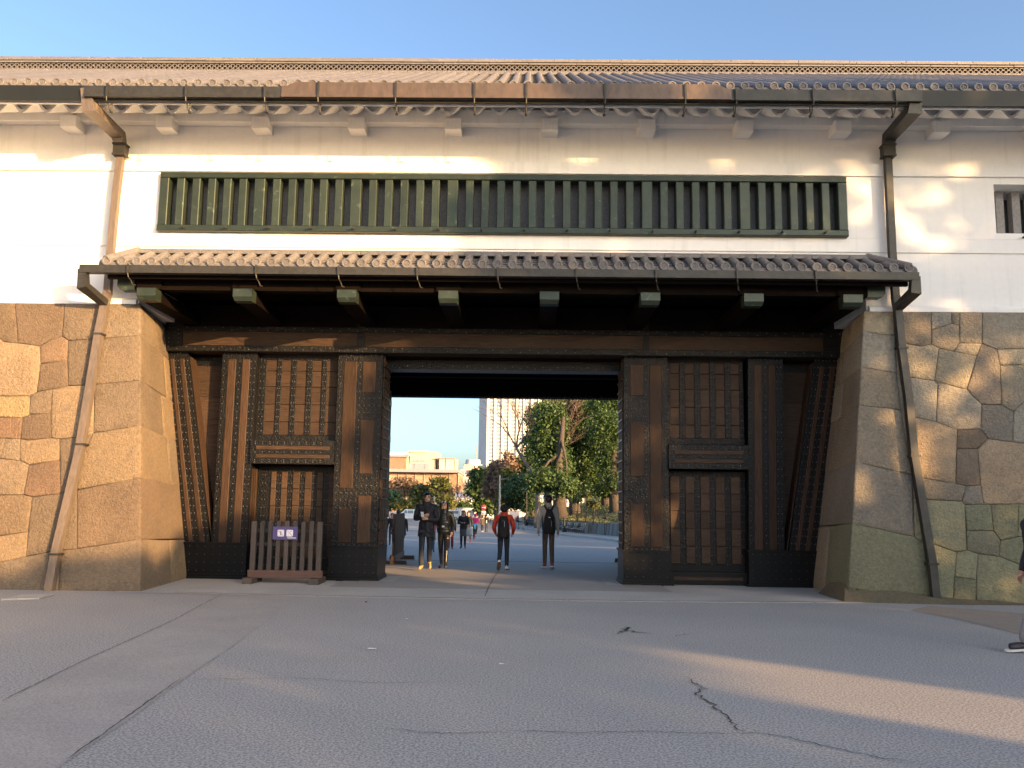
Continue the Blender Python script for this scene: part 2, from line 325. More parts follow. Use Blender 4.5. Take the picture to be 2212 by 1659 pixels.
nsl = 42; wdt = (WX1-.17)-(WX0+.17); k = 0; x = WX0+.17; unit = wdt/(nsl)
heavy = set(range(6, nsl, 6)); slh = MB(); hz0, hz1 = WZ0+.121, WZ1-.116
slm = MB(); slm.cbox(-.075, .075, fy0+.02, fy1, hz0, hz1, .012); slm = slm.mesh('slat', M['patina'])
slM = MB(); slM.cbox(-.1, .1, fy0+.012, fy1, hz0, hz1, .012); slM = slM.mesh('slat', M['patina'])
mbw = MB(); mbw.box(-.035, .035, fy1+.002, WY+.258, hz0, hz1); mbw = mbw.mesh('window_post', M['wood_v'])
xs = []; x = WX0+.17
gap = (wdt - 35*.15 - 6*.20)/42.0
i = 0
while True:
    x += gap; wd_ = .20 if i % 6 == 5 else .15
    if i >= 41: break
    o = link('slat', slM if wd_ > .18 else slm, lat); o.location = (x+wd_/2, 0, 0)
    if wd_ > .18: o = link('window_post', mbw, lat); o.location = (x+wd_/2, 0, 0)
    x += wd_; i += 1
for k in range(16):   # drain spouts under the sill
    xx = WX0+.55+k*(WX1-WX0-1.0)/15; mb = MB(); mb.lathe([(.02,0),(.02,.16),(.014,.16),(.014,.02)], (xx, fy0-.13, WZ0+.055), 'y', 8); mb.build('drain_spout', M['gutter'], lat)
mb = MB()
for s in range(4): pass
w2 = MB(); w2.box(VX0, VX1, WY+.8, WY+.84, VZ0, VZ1); w2 = w2.build('barred_window', plain('window_dark', (.03,.032,.035), .6), gh)
for k in range(6):
    xx = VX0+.22+k*.31; mb = MB(); mb.box(xx, xx+.15, WY+.34, WY+.5, VZ0, VZ1); mb.build('bar', M['shutter'], w2)  # white bars given the shutter grey to carry their shade
mb = MB(); mb.lathe([(.02,0),(.02,.12),(.013,.12),(.013,.02)], (9.3, WY-.12, 6.66), 'y', 8); mb.build('drain_spout', M['gutter'], w2)

# --- brackets, purlin, scalloped eave
MB().box(XL, XR, 14.99, WY, 8.757, 9.02).build('eave_purlin', M['plaster'], gh)
bx = [148, 357, 560, 770, 979, 1189, 1401, 1611, 1820, 2033]
b0 = py(148, 282, 14.9).x; b1 = py(2033, 282, 14.9).x; stp = (b1-b0)/9
bm_ = MB(); hw = .155; bm_.cbox(-hw, hw, 14.86, WY+.01, 8.57, 8.80, .008); bm_ = bm_.mesh('eave_bracket', M['plaster'])
for k in range(-3, 13): o = link('eave_bracket', bm_, gh); o.matrix_parent_inverse = Matrix.Translation(-WL[gh.name]); o.location = (b0+k*stp, 0, 0)
lam = py(1106+27.3, 240, 14.2).x - py(1106-27.3, 240, 14.2).x
wm = MB(); nn = 12; prof = [(-lam/2+lam*i/nn, .09*math.cos(2*math.pi*(i/nn-.5))) for i in range(nn+1)]
Ya, Za, Yb, Zb = 14.16, 8.585, 15.02, 9.03
for (Yq, Zq) in ((Ya, Za), (Yb, Zb), (Ya, Za+.06)):
    for (px_, pzz) in prof: wm.v.append((px_, Yq, Zq+pzz))
n1 = nn+1
for i in range(nn):
    wm.f += [(i, i+1, n1+i+1, n1+i), (i, i+1, 2*n1+i+1, 2*n1+i), (2*n1+i, 2*n1+i+1, n1+i+1, n1+i)]; wm.m += [0]*3
for i in range(nn):     # recessed infill above the scallop
    (xa_, za_), (xb_, zb2) = prof[i], prof[i+1]; wm.add([(xa_,14.23,Za+.05+za_),(xb_,14.23,Za+.05+zb2),(xb_,14.23,8.95),(xa_,14.23,8.95)], [(0,1,2,3)])
wm = wm.mesh('eave_rafter', M['plaster'], False)
cx0 = py(1106, 240, 14.16).x
for k in range(-28, 29):
    o = link('eave_rafter', wm, gh); o.matrix_parent_inverse = Matrix.Translation(-WL[gh.name]); o.location = (cx0+k*lam, 0, 0)
MB().box(XL, XR, 14.02, 14.08, 8.615, 8.83).build('eave_board', M['plaster'], gh)
MB().box(XL, XR, 13.735, 13.775, 8.515, 8.80).build('fascia', mat('fascia_copper', (.008,.0095,.009), (.014,.017,.015), rough=.6, metal=.2, big=2, fine=10, bump=.05), gh)

# --- tiled roofs
def tile_end_mesh(r):
    mb = MB(); q = r/.08
    mb.lathe([(.002*q,-.010),(.05*q,-.010),(.056*q,-.026),(.074*q,-.026),(.08*q,-.018),(.08*q,.05)], (0,0,0), 'y', 20)
    for k in range(12):
        a = 2*math.pi*k/12; mb.ball((.042*q*math.cos(a), -.012, .042*q*math.sin(a)), .0062*q, 5)
    for k in range(3):
        a = 2*math.pi*k/3
        for j in range(4): mb.ball((.022*q*math.cos(a+j*.5), -.012, .022*q*math.sin(a+j*.5)), (.009-.0017*j)*q, 5)
    return mb.mesh('tile_end', M['tile'])
def cover_row_mesh(length, slope, r, step):      # local: eave end at origin, rising along +y
    mb = MB(); c = math.sqrt(1+slope*slope); n = max(1, round(length/step)); L = length/n; sg = 7
    for i in range(n):
        for e in (0, 1):
            s_ = i*L + e*(L-.004); rr = r*(1.0 if e == 0 else .96)
            for k in range(sg+1):
                a = math.pi*k/sg; nx_, nz_ = rr*math.cos(a), rr*math.sin(a)
                mb.v.append((nx_, s_/c - nz_*slope/c, s_*slope/c + nz_/c))
        b = i*2*(sg+1)
        for k in range(sg): mb.f.append((b+k, b+k+1, b+sg+1+k+1, b+sg+1+k)); mb.m.append(0)
        if i: 
            p = b-(sg+1)
            for k in range(sg): mb.f.append((p+k, p+k+1, b+k+1, b+k)); mb.m.append(0)
    return mb.mesh('cover_tile', M['tile'], False)
def pan_row_mesh(length, slope, pitch, step):     # shallow trough between two cover rows
    mb = MB(); c = math.sqrt(1+slope*slope); n = max(1, round(length/step)); L = length/n; sg = 5
    for i in range(n):
        for e in (0, 1):
            s_ = i*L + e*L
            for k in range(sg+1):
                t = k/sg*2-1; h = .03*t*t - .03 + (.022 if e == 0 else 0)
                mb.v.append((t*pitch/2, s_/c - h*slope/c, s_*slope/c + h/c))
        b = i*2*(sg+1)
        for k in range(sg): mb.f.append((b+k, b+k+1, b+sg+1+k+1, b+sg+1+k)); mb.m.append(0)
        if i:
            p = b-(sg+1)
            for k in range(sg): mb.f.append((p+k, p+k+1, b+k+1, b+k)); mb.m.append(0)
    # hanging front lip, a crescent
    for k in range(sg+1):
        t = k/sg*2-1; h = .03*t*t - .03 + .022; b = len(mb.v); mb.v += [(t*pitch/2, -.004, h), (t*pitch/2, -.004, h-.045+.018*t*t)]
        if k: mb.f.append((b-2, b, b+1, b-1)); mb.m.append(0)
    return mb.mesh('pan_tile', M['tile'], False)
EY, EZ, RY = 13.82, 8.885, 18.75; SL = (11.80-EZ)/(RY-EY)
deck = MB(); deck.hexa([(XL,EY-.02,EZ-.10),(XR,EY-.02,EZ-.10),(XR,RY+.3,EZ-.1+SL*(RY+.3-EY)),(XL,RY+.3,EZ-.1+SL*(RY+.3-EY)),(XL,EY-.02,EZ-.045),(XR,EY-.02,EZ-.045),(XR,RY+.3,EZ-.045+SL*(RY+.3-EY)),(XL,RY+.3,EZ-.045+SL*(RY+.3-EY))])
zt = EZ-.045+SL*(RY+.3-EY); deck.hexa([(XL,RY+.3,zt-.1),(XR,RY+.3,zt-.1),(XR,24,zt-2.9),(XL,24,zt-2.9),(XL,RY+.3,zt),(XR,RY+.3,zt),(XR,24,zt-2.8),(XL,24,zt-2.8)])
roof = deck.build('main_roof', M['tile'], gh)
MB().box(XL, XR, 15.1, 22.4, 9.0, 9.35).build('roof_plate', M['plaster'], gh)
pit = .2536; sl_len = (RY-EY)*math.sqrt(1+SL*SL)
cm, pm, em = cover_row_mesh(sl_len, SL, .072, .30), pan_row_mesh(sl_len, SL, pit, .27), tile_end_mesh(.079)
x0t = py(*crop(0,150,2.0109)(1015, 345), EY).x
for k in range(-60, 100):
    xx = x0t + (k-16)*pit + 16*pit*0
    if not (-15.6 < xx < 16.2): continue
    for nm, me, dz in (('cover_tile', cm, .0), ('pan_tile', pm, 0), ('tile_end', em, .0)):
        o = link(nm, me, roof); o.location = (xx + (pit/2 if nm == 'pan_tile' else 0), EY-(.02 if nm == 'tile_end' else 0), EZ + (.0 if nm != 'tile_end' else .004))
# ridge: courses of flat tiles, a lattice of ring tiles between them, cap
rz0 = 11.74
for (z0, z1, yo, ln) in ((rz0, rz0+.06, .0, 1.1), (rz0+.062, rz0+.11, .03, .9), (rz0+.27, rz0+.315, .03, 1.0), (rz0+.317, rz0+.36, .0, 1.2), (rz0+.362, rz0+.43, .05, 1.4)):
    xx = -15.4 + random.uniform(0, .5)
    while xx < 16.4:
        l = ln*random.uniform(.85, 1.15); mb = MB(); mb.cbox(xx, xx+l-.006, RY-.12+yo+random.uniform(-.004,.004), RY+.55-yo, z0, z1, .008); mb.build('ridge_tile', M['tile'], roof); xx += l
MB().box(-15.4, 16.4, RY+.12, RY+.3, rz0+.08, rz0+.30).build('ridge_core', M['joint'], roof)
lt = MB(); per = .128
for row in range(3):
    zc = rz0+.125+row*.055
    for k in range(int(31.4/per)):
        xx = -15.2+(k+.5*(row % 2))*per; a0 = [(math.cos(math.pi*j/6), math.sin(math.pi*j/6)) for j in range(7)]
        vs = []
        for (ca, sa) in a0:
            for rr, yy in ((.062,RY-.06),(.046,RY-.06),(.046,RY+.1),(.062,RY+.1)): vs.append((xx+rr*ca, yy, zc-.03+rr*sa*.95))
        fs = []
        for j in range(6):
            for q in range(3): fs.append((j*4+q, j*4+q+1, (j+1)*4+q+1, (j+1)*4+q))
        lt.add(vs, fs)
tag(lt.build('ridge_lattice', M['tile'], roof), kind='stuff')

# --- main gutter in three sections, hangers, downpipes
def trough(x0, x1, y0, y1, z0, z1, t=.012):
    mb = MB(); mb.box(x0, x1, y0, y0+t, z0, z1); mb.box(x0, x1, y1-t, y1, z0, z1); mb.box(x0+t, x1-t, y0+t, y1-t, z0, z0+t); mb.box(x0, x0+t, y0+t, y1-t, z0, z1-.01); mb.box(x1-t, x1, y0+t, y1-t, z0, z1-.01)
    mb.box(x0, x1, y0-.012, y0, z0, z0+.05); return mb
GX = [py(x, 200, 13.65).x for x in (188, 608, 1580, 1985)]
g1 = trough(GX[0]-.05, GX[1], 13.65, 13.73, 8.55, 8.75).build('gutter', M['gutter'], gh)
g3 = trough(GX[2], GX[3]+.05, 13.65, 13.73, 8.55, 8.75).build('gutter', M['gutter'], gh)
zt_ = 8.835; e = .28
mb = MB(); mb.prism([(GX[1]+.002,8.56),(GX[2]-.002,8.56),(GX[2]-.002,8.76),(GX[2]-.1,8.765),(GX[2]-.17,8.80),(GX[2]-.24,zt_),(GX[1]+.24,zt_),(GX[1]+.17,8.80),(GX[1]+.1,8.765),(GX[1]+.002,8.76)], 13.635, 13.652)
mb.box(GX[1]+.002, GX[2]-.002, 13.652, 13.73, 8.555, 8.57); mb.box(GX[1]+.002, GX[2]-.002, 13.718, 13.73, 8.57, 8.75); mb.box(GX[1]+.002, GX[2]-.002, 13.62, 13.635, 8.555, 8.60)
g2 = mb.build('gutter', M['copper'], gh)
for dx in (232, 403, 573, 688, 855, 1025, 1137, 1307, 1480, 1590, 1756, 1935):
    g = g1 if dx < 608 else g2 if dx < 1580 else g3; xx = py(dx, 200, 13.64).x; hi = (zt_ if g is g2 else 8.76)
    mb = MB(); mb.box(xx-.018, xx+.018, 13.60, 13.622, 8.54, hi); mb.tube([(xx,13.61,8.54),(xx,13.63,8.47),(xx,13.70,8.44),(xx,13.74,8.36),(xx,13.80,8.355)], .011, 5); mb.tube([(xx,13.82,8.52),(xx,13.80,8.355)], .01, 5); mb.ball((xx,13.82,8.35), .03, 6)
    mb.build('gutter_hanger', M['gutter'], g)
def stone_plane(side):
    if side < 0: a, b, c = Vector((-6.51,14.34,0)), Vector((-7.24,15.12,5.21)), Vector((-12,14.34,0))
    else: a, b, c = Vector((5.56,14.62,0)), Vector((6.25,15.12,5.22)), Vector((12,14.5,0))
    n = (b-a).cross(c-a).normalized()
    if n.y > 0: n = -n
    return a, n
PL = {s: stone_plane(s) for s in (-1, 1)}
for side, out, elbow, wall_, stone_, strap in ((-1, (188,192), [(196,235),(256,292),(262,318)], [(262,330),(251,420),(240,535),(233,630)], [(228,652),(214,720),(178,940),(170,985),(121,1195),(105,1284)], [(214,722),(177,960),(121,1197)]),
                                            (1, (1978,197), [(1972,240),(1921,296),(1917,320)], [(1917,332),(1921,420),(1927,545),(1934,640)], [(1939,668),(1947,750),(1962,860),(1974,985),(2013,1218),(2023,1309)], [(1948,752),(1975,985),(2013,1218)])):
    p0, n = PL[side]
    pts = [py(*out, 13.75), py(*elbow[0], 13.78), py(elbow[1][0], elbow[1][1], 14.95), py(*elbow[2], 15.02)]
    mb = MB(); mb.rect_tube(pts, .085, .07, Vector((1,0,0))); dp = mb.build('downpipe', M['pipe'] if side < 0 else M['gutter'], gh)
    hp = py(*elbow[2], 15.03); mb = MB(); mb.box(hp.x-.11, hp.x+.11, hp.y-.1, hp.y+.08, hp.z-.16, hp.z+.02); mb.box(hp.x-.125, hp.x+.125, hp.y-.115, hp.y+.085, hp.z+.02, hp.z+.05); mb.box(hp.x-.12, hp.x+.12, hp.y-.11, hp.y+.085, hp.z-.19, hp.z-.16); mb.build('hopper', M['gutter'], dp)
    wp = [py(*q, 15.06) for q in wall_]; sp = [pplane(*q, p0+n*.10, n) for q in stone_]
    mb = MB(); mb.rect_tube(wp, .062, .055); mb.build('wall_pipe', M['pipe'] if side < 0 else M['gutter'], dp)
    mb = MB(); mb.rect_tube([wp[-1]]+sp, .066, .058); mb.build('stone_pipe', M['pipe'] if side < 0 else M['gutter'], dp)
    for q in strap:
        c = pplane(*q, p0+n*.10, n); mb = MB(); mb.box(c.x-.09, c.x+.09, c.y-.07, c.y+.10, c.z-.018, c.z+.018); mb.build('pipe_strap', M['gutter'], dp)

# --- pent roof over the gate
PY_, PZe = 14.55, py(850, 571, 14.55).z
Lc, Rc = py(232, 575, PY_).x, py(1962, 590, PY_).x; Lr, Rr = py(300, 540, 15.15).x, py(1872, 548, 15.15).x
SP = .55; ytop = 15.17; zr = PZe + SP*(ytop-PY_)
mb = MB(); t = .05
mb.add([(Lc-.05,PY_-.02,PZe-.05),(Rc+.05,PY_-.02,PZe-.05),(Rr,ytop,zr-.045),(Lr,ytop,zr-.045),(Lc-.05,WY+.02,PZe+.02),(Rc+.05,WY+.02,PZe+.02),
        (Lc-.05,PY_-.02,PZe-.11),(Rc+.05,PY_-.02,PZe-.11),(Rc+.05,WY+.02,PZe-.11),(Lc-.05,WY+.02,PZe-.11)], [(0,1,2,3),(0,3,4),(1,5,2),(0,6,7,1),(6,9,8,7),(4,9,6,0),(5,1,7,8)])
pent = mb.build('pent_roof', M['tile'], gh)
pit2 = .2725; L2 = (ytop-PY_)*math.sqrt(1+SP*SP); c2m, p2m, e2m = cover_row_mesh(L2, SP, .078, .30), pan_row_mesh(L2, SP, pit2, .16), tile_end_mesh(.086)
nrow = int(round((Rc-Lc)/pit2)); 
for k in range(nrow+1):
    xx = Lc + k*(Rc-Lc)/nrow
    o = link('tile_end', e2m, pent); o.location = (xx, PY_-.03, PZe+.006)
    if k < nrow: o = link('pan_tile', p2m, pent); o.location = (xx+pit2/2, PY_, PZe)
    if 1 < k < nrow-1 or True:
        d = min(xx-Lc, Rc-xx); 
        if d > .35: o = link('cover_tile', c2m, pent); o.location = (xx, PY_, PZe)
        else:
            ms = cover_row_mesh(L2*max(.25, d/.6+.12), SP, .078, .3); o = link('cover_tile', ms, pent); o.location = (xx, PY_, PZe)
for (xa, xb, sg) in ((Lc, Lr, -1), (Rc, Rr, 1)):
    mb = MB(); mb.tube([(xa+.02*sg,PY_-.03,PZe+.03),(xb-.0*sg,ytop-.01,zr+.06)], .078, 10); mb.build('hip_tile', M['tile'], pent)
    mb = MB(); mb.tube([(xa-.25*sg,14.86,PZe+.06),(xa,14.84,PZe+.015),(xa+.12*sg,14.83,PZe+.01),(xa+.24*sg,14.82,PZe+.06)], [.07,.075,.075,.085], 10); mb.tube([(xa+.235*sg,14.82,PZe+.06),(xa+.255*sg,14.82,PZe+.07)], .07, 10); mb.build('corner_tile', M['tile'], pent)
    mb = MB(); mb.tube([(xa-.05*sg,14.86,PZe+.02),(xb-.0*sg,WY-.02,zr-.02)], .07, 8); mb.build('verge_tile', M['tile'], pent)
xx = Lr-.05
while xx < Rr+.02:
    l = min(.34*random.uniform(.9,1.1), Rr+.06-xx)
    for (za, zb, yo) in ((zr-.01, zr+.045, 0), (zr+.047, zr+.085, .02)):
        mb = MB(); mb.cbox(xx, xx+l-.005, ytop-.11+yo+random.uniform(-.004,.004), WY+.03, za, zb, .006); mb.build('ridge_tile', M['tile'], pent)
    xx += l
gl, gr = py(172, 580, 14.42).x, py(1985, 597, 14.42).x
gz1 = py(850, 578, 14.42).z; gz0 = gz1-.145
pg_ = trough(gl, gr, 14.40, 14.53, gz0, gz1).build('pent_gutter', M['gutter'], gh)
for dx in (276, 553, 731, 901, 1075, 1245, 1417, 1592, 1762):
    xx = py(dx, 590, 14.39).x; mb = MB(); mb.box(xx-.016, xx+.016, 14.36, 14.386, gz0-.01, gz1+.012); mb.tube([(xx,14.375,gz0),(xx+.01,14.40,gz0-.08),(xx+.03,14.46,gz0-.12),(xx+.05,14.5,gz0-.19),(xx+.08,14.54,gz0-.19)], .011, 5); mb.build('gutter_hanger', M['gutter'], pg_)
for (a, b, c, d) in (((180,582),(180,618),(226,655),-1), ((1976,598),(1976,630),(1940,664),1)):
    mb = MB(); mb.rect_tube([py(*a,14.46), py(*b,14.46), py(*c,14.98)], .075, .06); mb.build('outlet_elbow', M['gutter'] , pg_)
# timber under the pent roof
MB().box(Lc+.0, Rc-.0, 14.58, 14.66, PZe-.30, PZe-.112).build('pent_fascia', M['darkwood'], gh)
bz1 = py(524, 624, 14.72).z; bz0 = py(524, 649, 14.72).z; pz0 = bz1+.002; pz1 = pz0+.2
pl, pr = py(254, 610, 14.85).x, py(1912, 625, 14.85).x
MB().box(pl+.32, pr-.32, 14.85, 15.05, pz0, pz1).build('pent_purlin', M['darkwood'], gh)
for (a, b, sg) in ((pl, pl+.32, 1), (pr-.32, pr, -1)):
    mb = MB(); poly = [(a,pz0+.06),(a+.06,pz0-.004),(b,pz0-.004),(b,pz1+.004),(a,pz1+.004)] if sg > 0 else [(b,pz0+.06),(b,pz1+.004),(a,pz1+.004),(a,pz0-.004),(b-.06,pz0-.004)]
    mb.prism(poly, 14.84, 15.06); mb.build('purlin_cap', M['patina'], gh)
for dx in (316, 524, 749, 968, 1187, 1405, 1628, 1842):
    xx = py(dx, 640, 14.72).x; mb = MB(); mb.box(xx-.16, xx+.16, 14.95, 17.3, bz0+.01, bz1); bmw = mb.build('pent_beam', M['darkwood'], gh)
    mb = MB(); h = .175
    mb.hexa([(xx-h+.02,14.76,bz0),(xx+h-.02,14.76,bz0),(xx+h,14.95,bz0-.0),(xx-h,14.95,bz0-.0),(xx-h,14.70,bz0+.07),(xx+h,14.70,bz0+.07),(xx+h,14.95,bz0+.07),(xx-h,14.95,bz0+.07)])
    mb.box(xx-h, xx+h, 14.70, 14.95, bz0+.0705, bz1); mb.build('beam_cap', M['patina'], bmw); MB().box(xx-h-.05, xx+h+.05, 14.80, 15.07, bz1+.002, pz1+.012).build('shaded_cap_top', M['darkwood'], bmw)  # upper part of the cap, near-black to stand for the roof's shade
rf = MB(); rf.box(-.035, .035, 14.60, 15.25, pz1+.01, pz1+.09); rf = rf.mesh('rafter', M['darkwood'])
for k in range(36):
    o = link('rafter', rf, gh); o.matrix_parent_inverse = Matrix.Translation(-WL[gh.name]); o.location = (pl+.25+k*(pr-pl-.5)/35, 0, 0)
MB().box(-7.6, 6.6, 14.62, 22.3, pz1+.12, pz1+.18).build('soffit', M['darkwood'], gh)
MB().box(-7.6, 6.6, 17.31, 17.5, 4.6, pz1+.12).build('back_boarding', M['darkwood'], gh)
# ================================================================== GATE FRONT
def rivets(pts, parent, r=.012):       # pts (x, y, z) on a face that looks to -y
    mb = MB()
    for (x, y, z) in pts:
        mb.add([(x-r,y,z),(x,y,z-r),(x+r,y,z),(x,y,z+r),(x,y-r*.9,z)], [(0,1,4),(1,2,4),(2,3,4),(3,0,4)])
    return tag(mb.build('rivets', M['rivet'], parent), kind='stuff')
GY = 17.0
a0 = crop(600, 1250, 2.212); a1 = crop(600, 1800, 2.212); r0 = crop(2400, 1250, 2.212); r1 = crop(2400, 1800, 2.212)
def X(cf, x, y, Y=GY): return py(*cf(x, y), Y).x
def Z(cf, x, y, Y=GY): return py(*cf(x, y), Y).z
# lintel
lx0, lx1 = -7.5, 6.52; LY = 16.86
lb = MB(); lb.box(lx0, lx1, LY, 17.3, 4.645, 5.17); lint = lb.build('lintel', M['wood_h'], gh)
zb = [4.645, 4.765, 5.055, 5.165]
MB().cbox(lx0, lx1, LY-.03, LY-.001, zb[0]-.01, zb[1], .008).build('iron_band', M['iron'], lint)
MB().cbox(lx0, lx1, LY-.028, LY-.001, zb[2], zb[3], .008).build('iron_band', M['iron'], lint)
for xa, xb in ((lx0, lx0+.36), (py(772,735,LY).x, py(788,735,LY).x), (py(1389,735,LY).x, py(1402,735,LY).x), (lx1-.42, lx1)):
    MB().box(xa, xb, LY-.024, LY-.001, zb[1]+.001, zb[2]-.001).build('iron_strap', M['iron'], lint)
    MB().box(xa, xb, LY-.024, LY-.001, zb[3]+.001, 5.61).build('iron_strap', M['iron'], lint)
rv = []
for k in range(75):
    xx = lx0+.08+k*(lx1-lx0-.16)/74; rv += [(xx, LY-.03, zb[0]+(.035 if k % 2 else .08)), (xx, LY-.028, zb[2]+(.03 if k % 2 else .08))]
for xa in (lx0+.08, lx0+.28):
    for k in range(3): rv.append((xa, LY-.025, zb[1]+.05+k*.09))
rivets(rv, lint)
MB().box(lx0, lx1, LY+.004, 17.3, 5.172, 5.62).build('upper_lintel', M['darkwood'], gh)  # upper part of the lintel, near-black wood stands for its shade
hb = MB(); hb.box(-3.1, 2.2, 17.42, 17.85, 4.40, 4.60); hdr = hb.build('door_head', M['iron'], gh)
rivets([(-3+k*.16, 17.42, 4.43+.04*(k % 2)) for k in range(33)], hdr)

def post_body(xa0, xb0, xa1, xb1, z0, z1, d=.5, y=GY):      # bottom xa0..xb0, top xa1..xb1
    return MB().hexa([(xa0,y,z0),(xb0,y,z0),(xb0,y+d,z0),(xa0,y+d,z0),(xa1,y,z1),(xb1,y,z1),(xb1,y+d,z1),(xa1,y+d,z1)])
def strip(p, f0, f1, t0, t1, mt, par, nm='wood_strip', dy=.012, y=GY):   # strip on a post between side fractions and heights
    xa0, xb0, xa1, xb1, z0, z1 = p
    def at(f, z): t = (z-z0)/(z1-z0); return (xa0+(xb0-xa0)*f)*(1-t) + (xa1+(xb1-xa1)*f)*t
    a, b, c, d_ = at(f0,t0), at(f1,t0), at(f1,t1), at(f0,t1); e = .012
    mb = MB(); mb.add([(a,y-.001,t0),(b,y-.001,t0),(c,y-.001,t1),(d_,y-.001,t1),(a+e,y-dy,t0+e),(b-e,y-dy,t0+e),(c-e,y-dy,t1-e),(d_+e,y-dy,t1-e)], [(4,5,6,7),(0,1,5,4),(1,2,6,5),(2,3,7,6),(3,0,4,7)])
    return mb.build(nm, mt, par)
def post_rivets(p, skip, par, nx=6, dz=.15, y=GY):
    xa0, xb0, xa1, xb1, z0, z1 = p; pts = []; z = z0+.06
    while z < z1-.03:
        t = (z-z0)/(z1-z0); xa, xb = xa0*(1-t)+xa1*t, xb0*(1-t)+xb1*t
        for k in range(nx):
            f = (k+.5)/nx
            if not any(a-.01 <= f <= b+.01 and c <= z <= d for (a,b,c,d) in skip): pts.append((xa+(xb-xa)*f, y, z+random.uniform(-.008,.008)))
        z += dz
    return rivets(pts, par)
def plinth(x0, x1, y0, y1, z1, par=gh):
    mb = MB(); mb.box(x0, x1, y0, y1, .10, z1-.045); pb = mb.build('plinth', M['plinth'], par)
    mb = MB(); mb.box(x0-.025, x1+.025, y0-.025, y1, z1-.045, z1); mb.build('plinth_rim', M['plinth'], pb)
    mb = MB(); mb.box(x0-.04, x1+.04, y0-.045, y1, 0, .05); mb.box(x0-.02, x1+.02, y0-.022, y1, .05, .10); mb.build('plinth_foot', M['plinth'], pb)
    n = max(4, int((x1-x0)/.15)); rivets([(x0+(k+.5)*(x1-x0)/n, y0, .17+j*.16) for k in range(n) for j in range(4)], pb, .009)
    for k in range(1, n//3+1):
        xx = x0+k*(x1-x0)/(n//3+1); MB().box(xx-.003, xx+.003, y0-.004, y0-.0005, .102, z1-.047).build('plate_seam', M['plinth'], pb)
    return pb
PT = 4.648; PB = .70      # post top, plinth top
# main pillars
pil = {}
for side, cf, xa, xb in ((-1, a0, -3.90, -2.97), (1, r0, 2.03, 2.93)):
    p = (xa, xb, xa, xb, PB-.05, PT); b_ = post_body(*p, d=.85).build('pillar', M['iron'], gh)
    if side < 0: ST = [(.13,.42,1.85,4.48),(.13,.42,.75,1.45),(.55,.84,3.83,4.48),(.55,.84,2.15,3.26),(.55,.84,.75,1.70)]
    else: ST = [(.14,.45,3.83,4.48),(.14,.45,2.17,3.28),(.14,.45,.75,1.62),(.58,.86,.75,4.48)]
    for s in ST: strip(p, *s, M['wood_v'], b_)
    post_rivets(p, ST, b_, 9)
    # inner reveal: slim strips with iron cross bands
    xi = xb if side < 0 else xa; sg = 1 if side < 0 else -1
    for (ya, yb) in ((17.10,17.20),(17.27,17.36),(17.44,17.56),(17.66,17.78)):
        MB().box(min(xi,xi+sg*.03), max(xi,xi+sg*.03), ya, yb, PB, PT-.06).build('reveal_strip', M['wood_v'], b_)
    zz = PB+.1
    while zz < PT-.05: MB().box(min(xi,xi+sg*.045), max(xi,xi+sg*.045), 17.03, 17.84, zz, zz+.03).build('reveal_band', M['iron'], b_); zz += .21
    plinth(xa-.03, xb+.03, GY-.05, 17.95, PB); pil[side] = b_
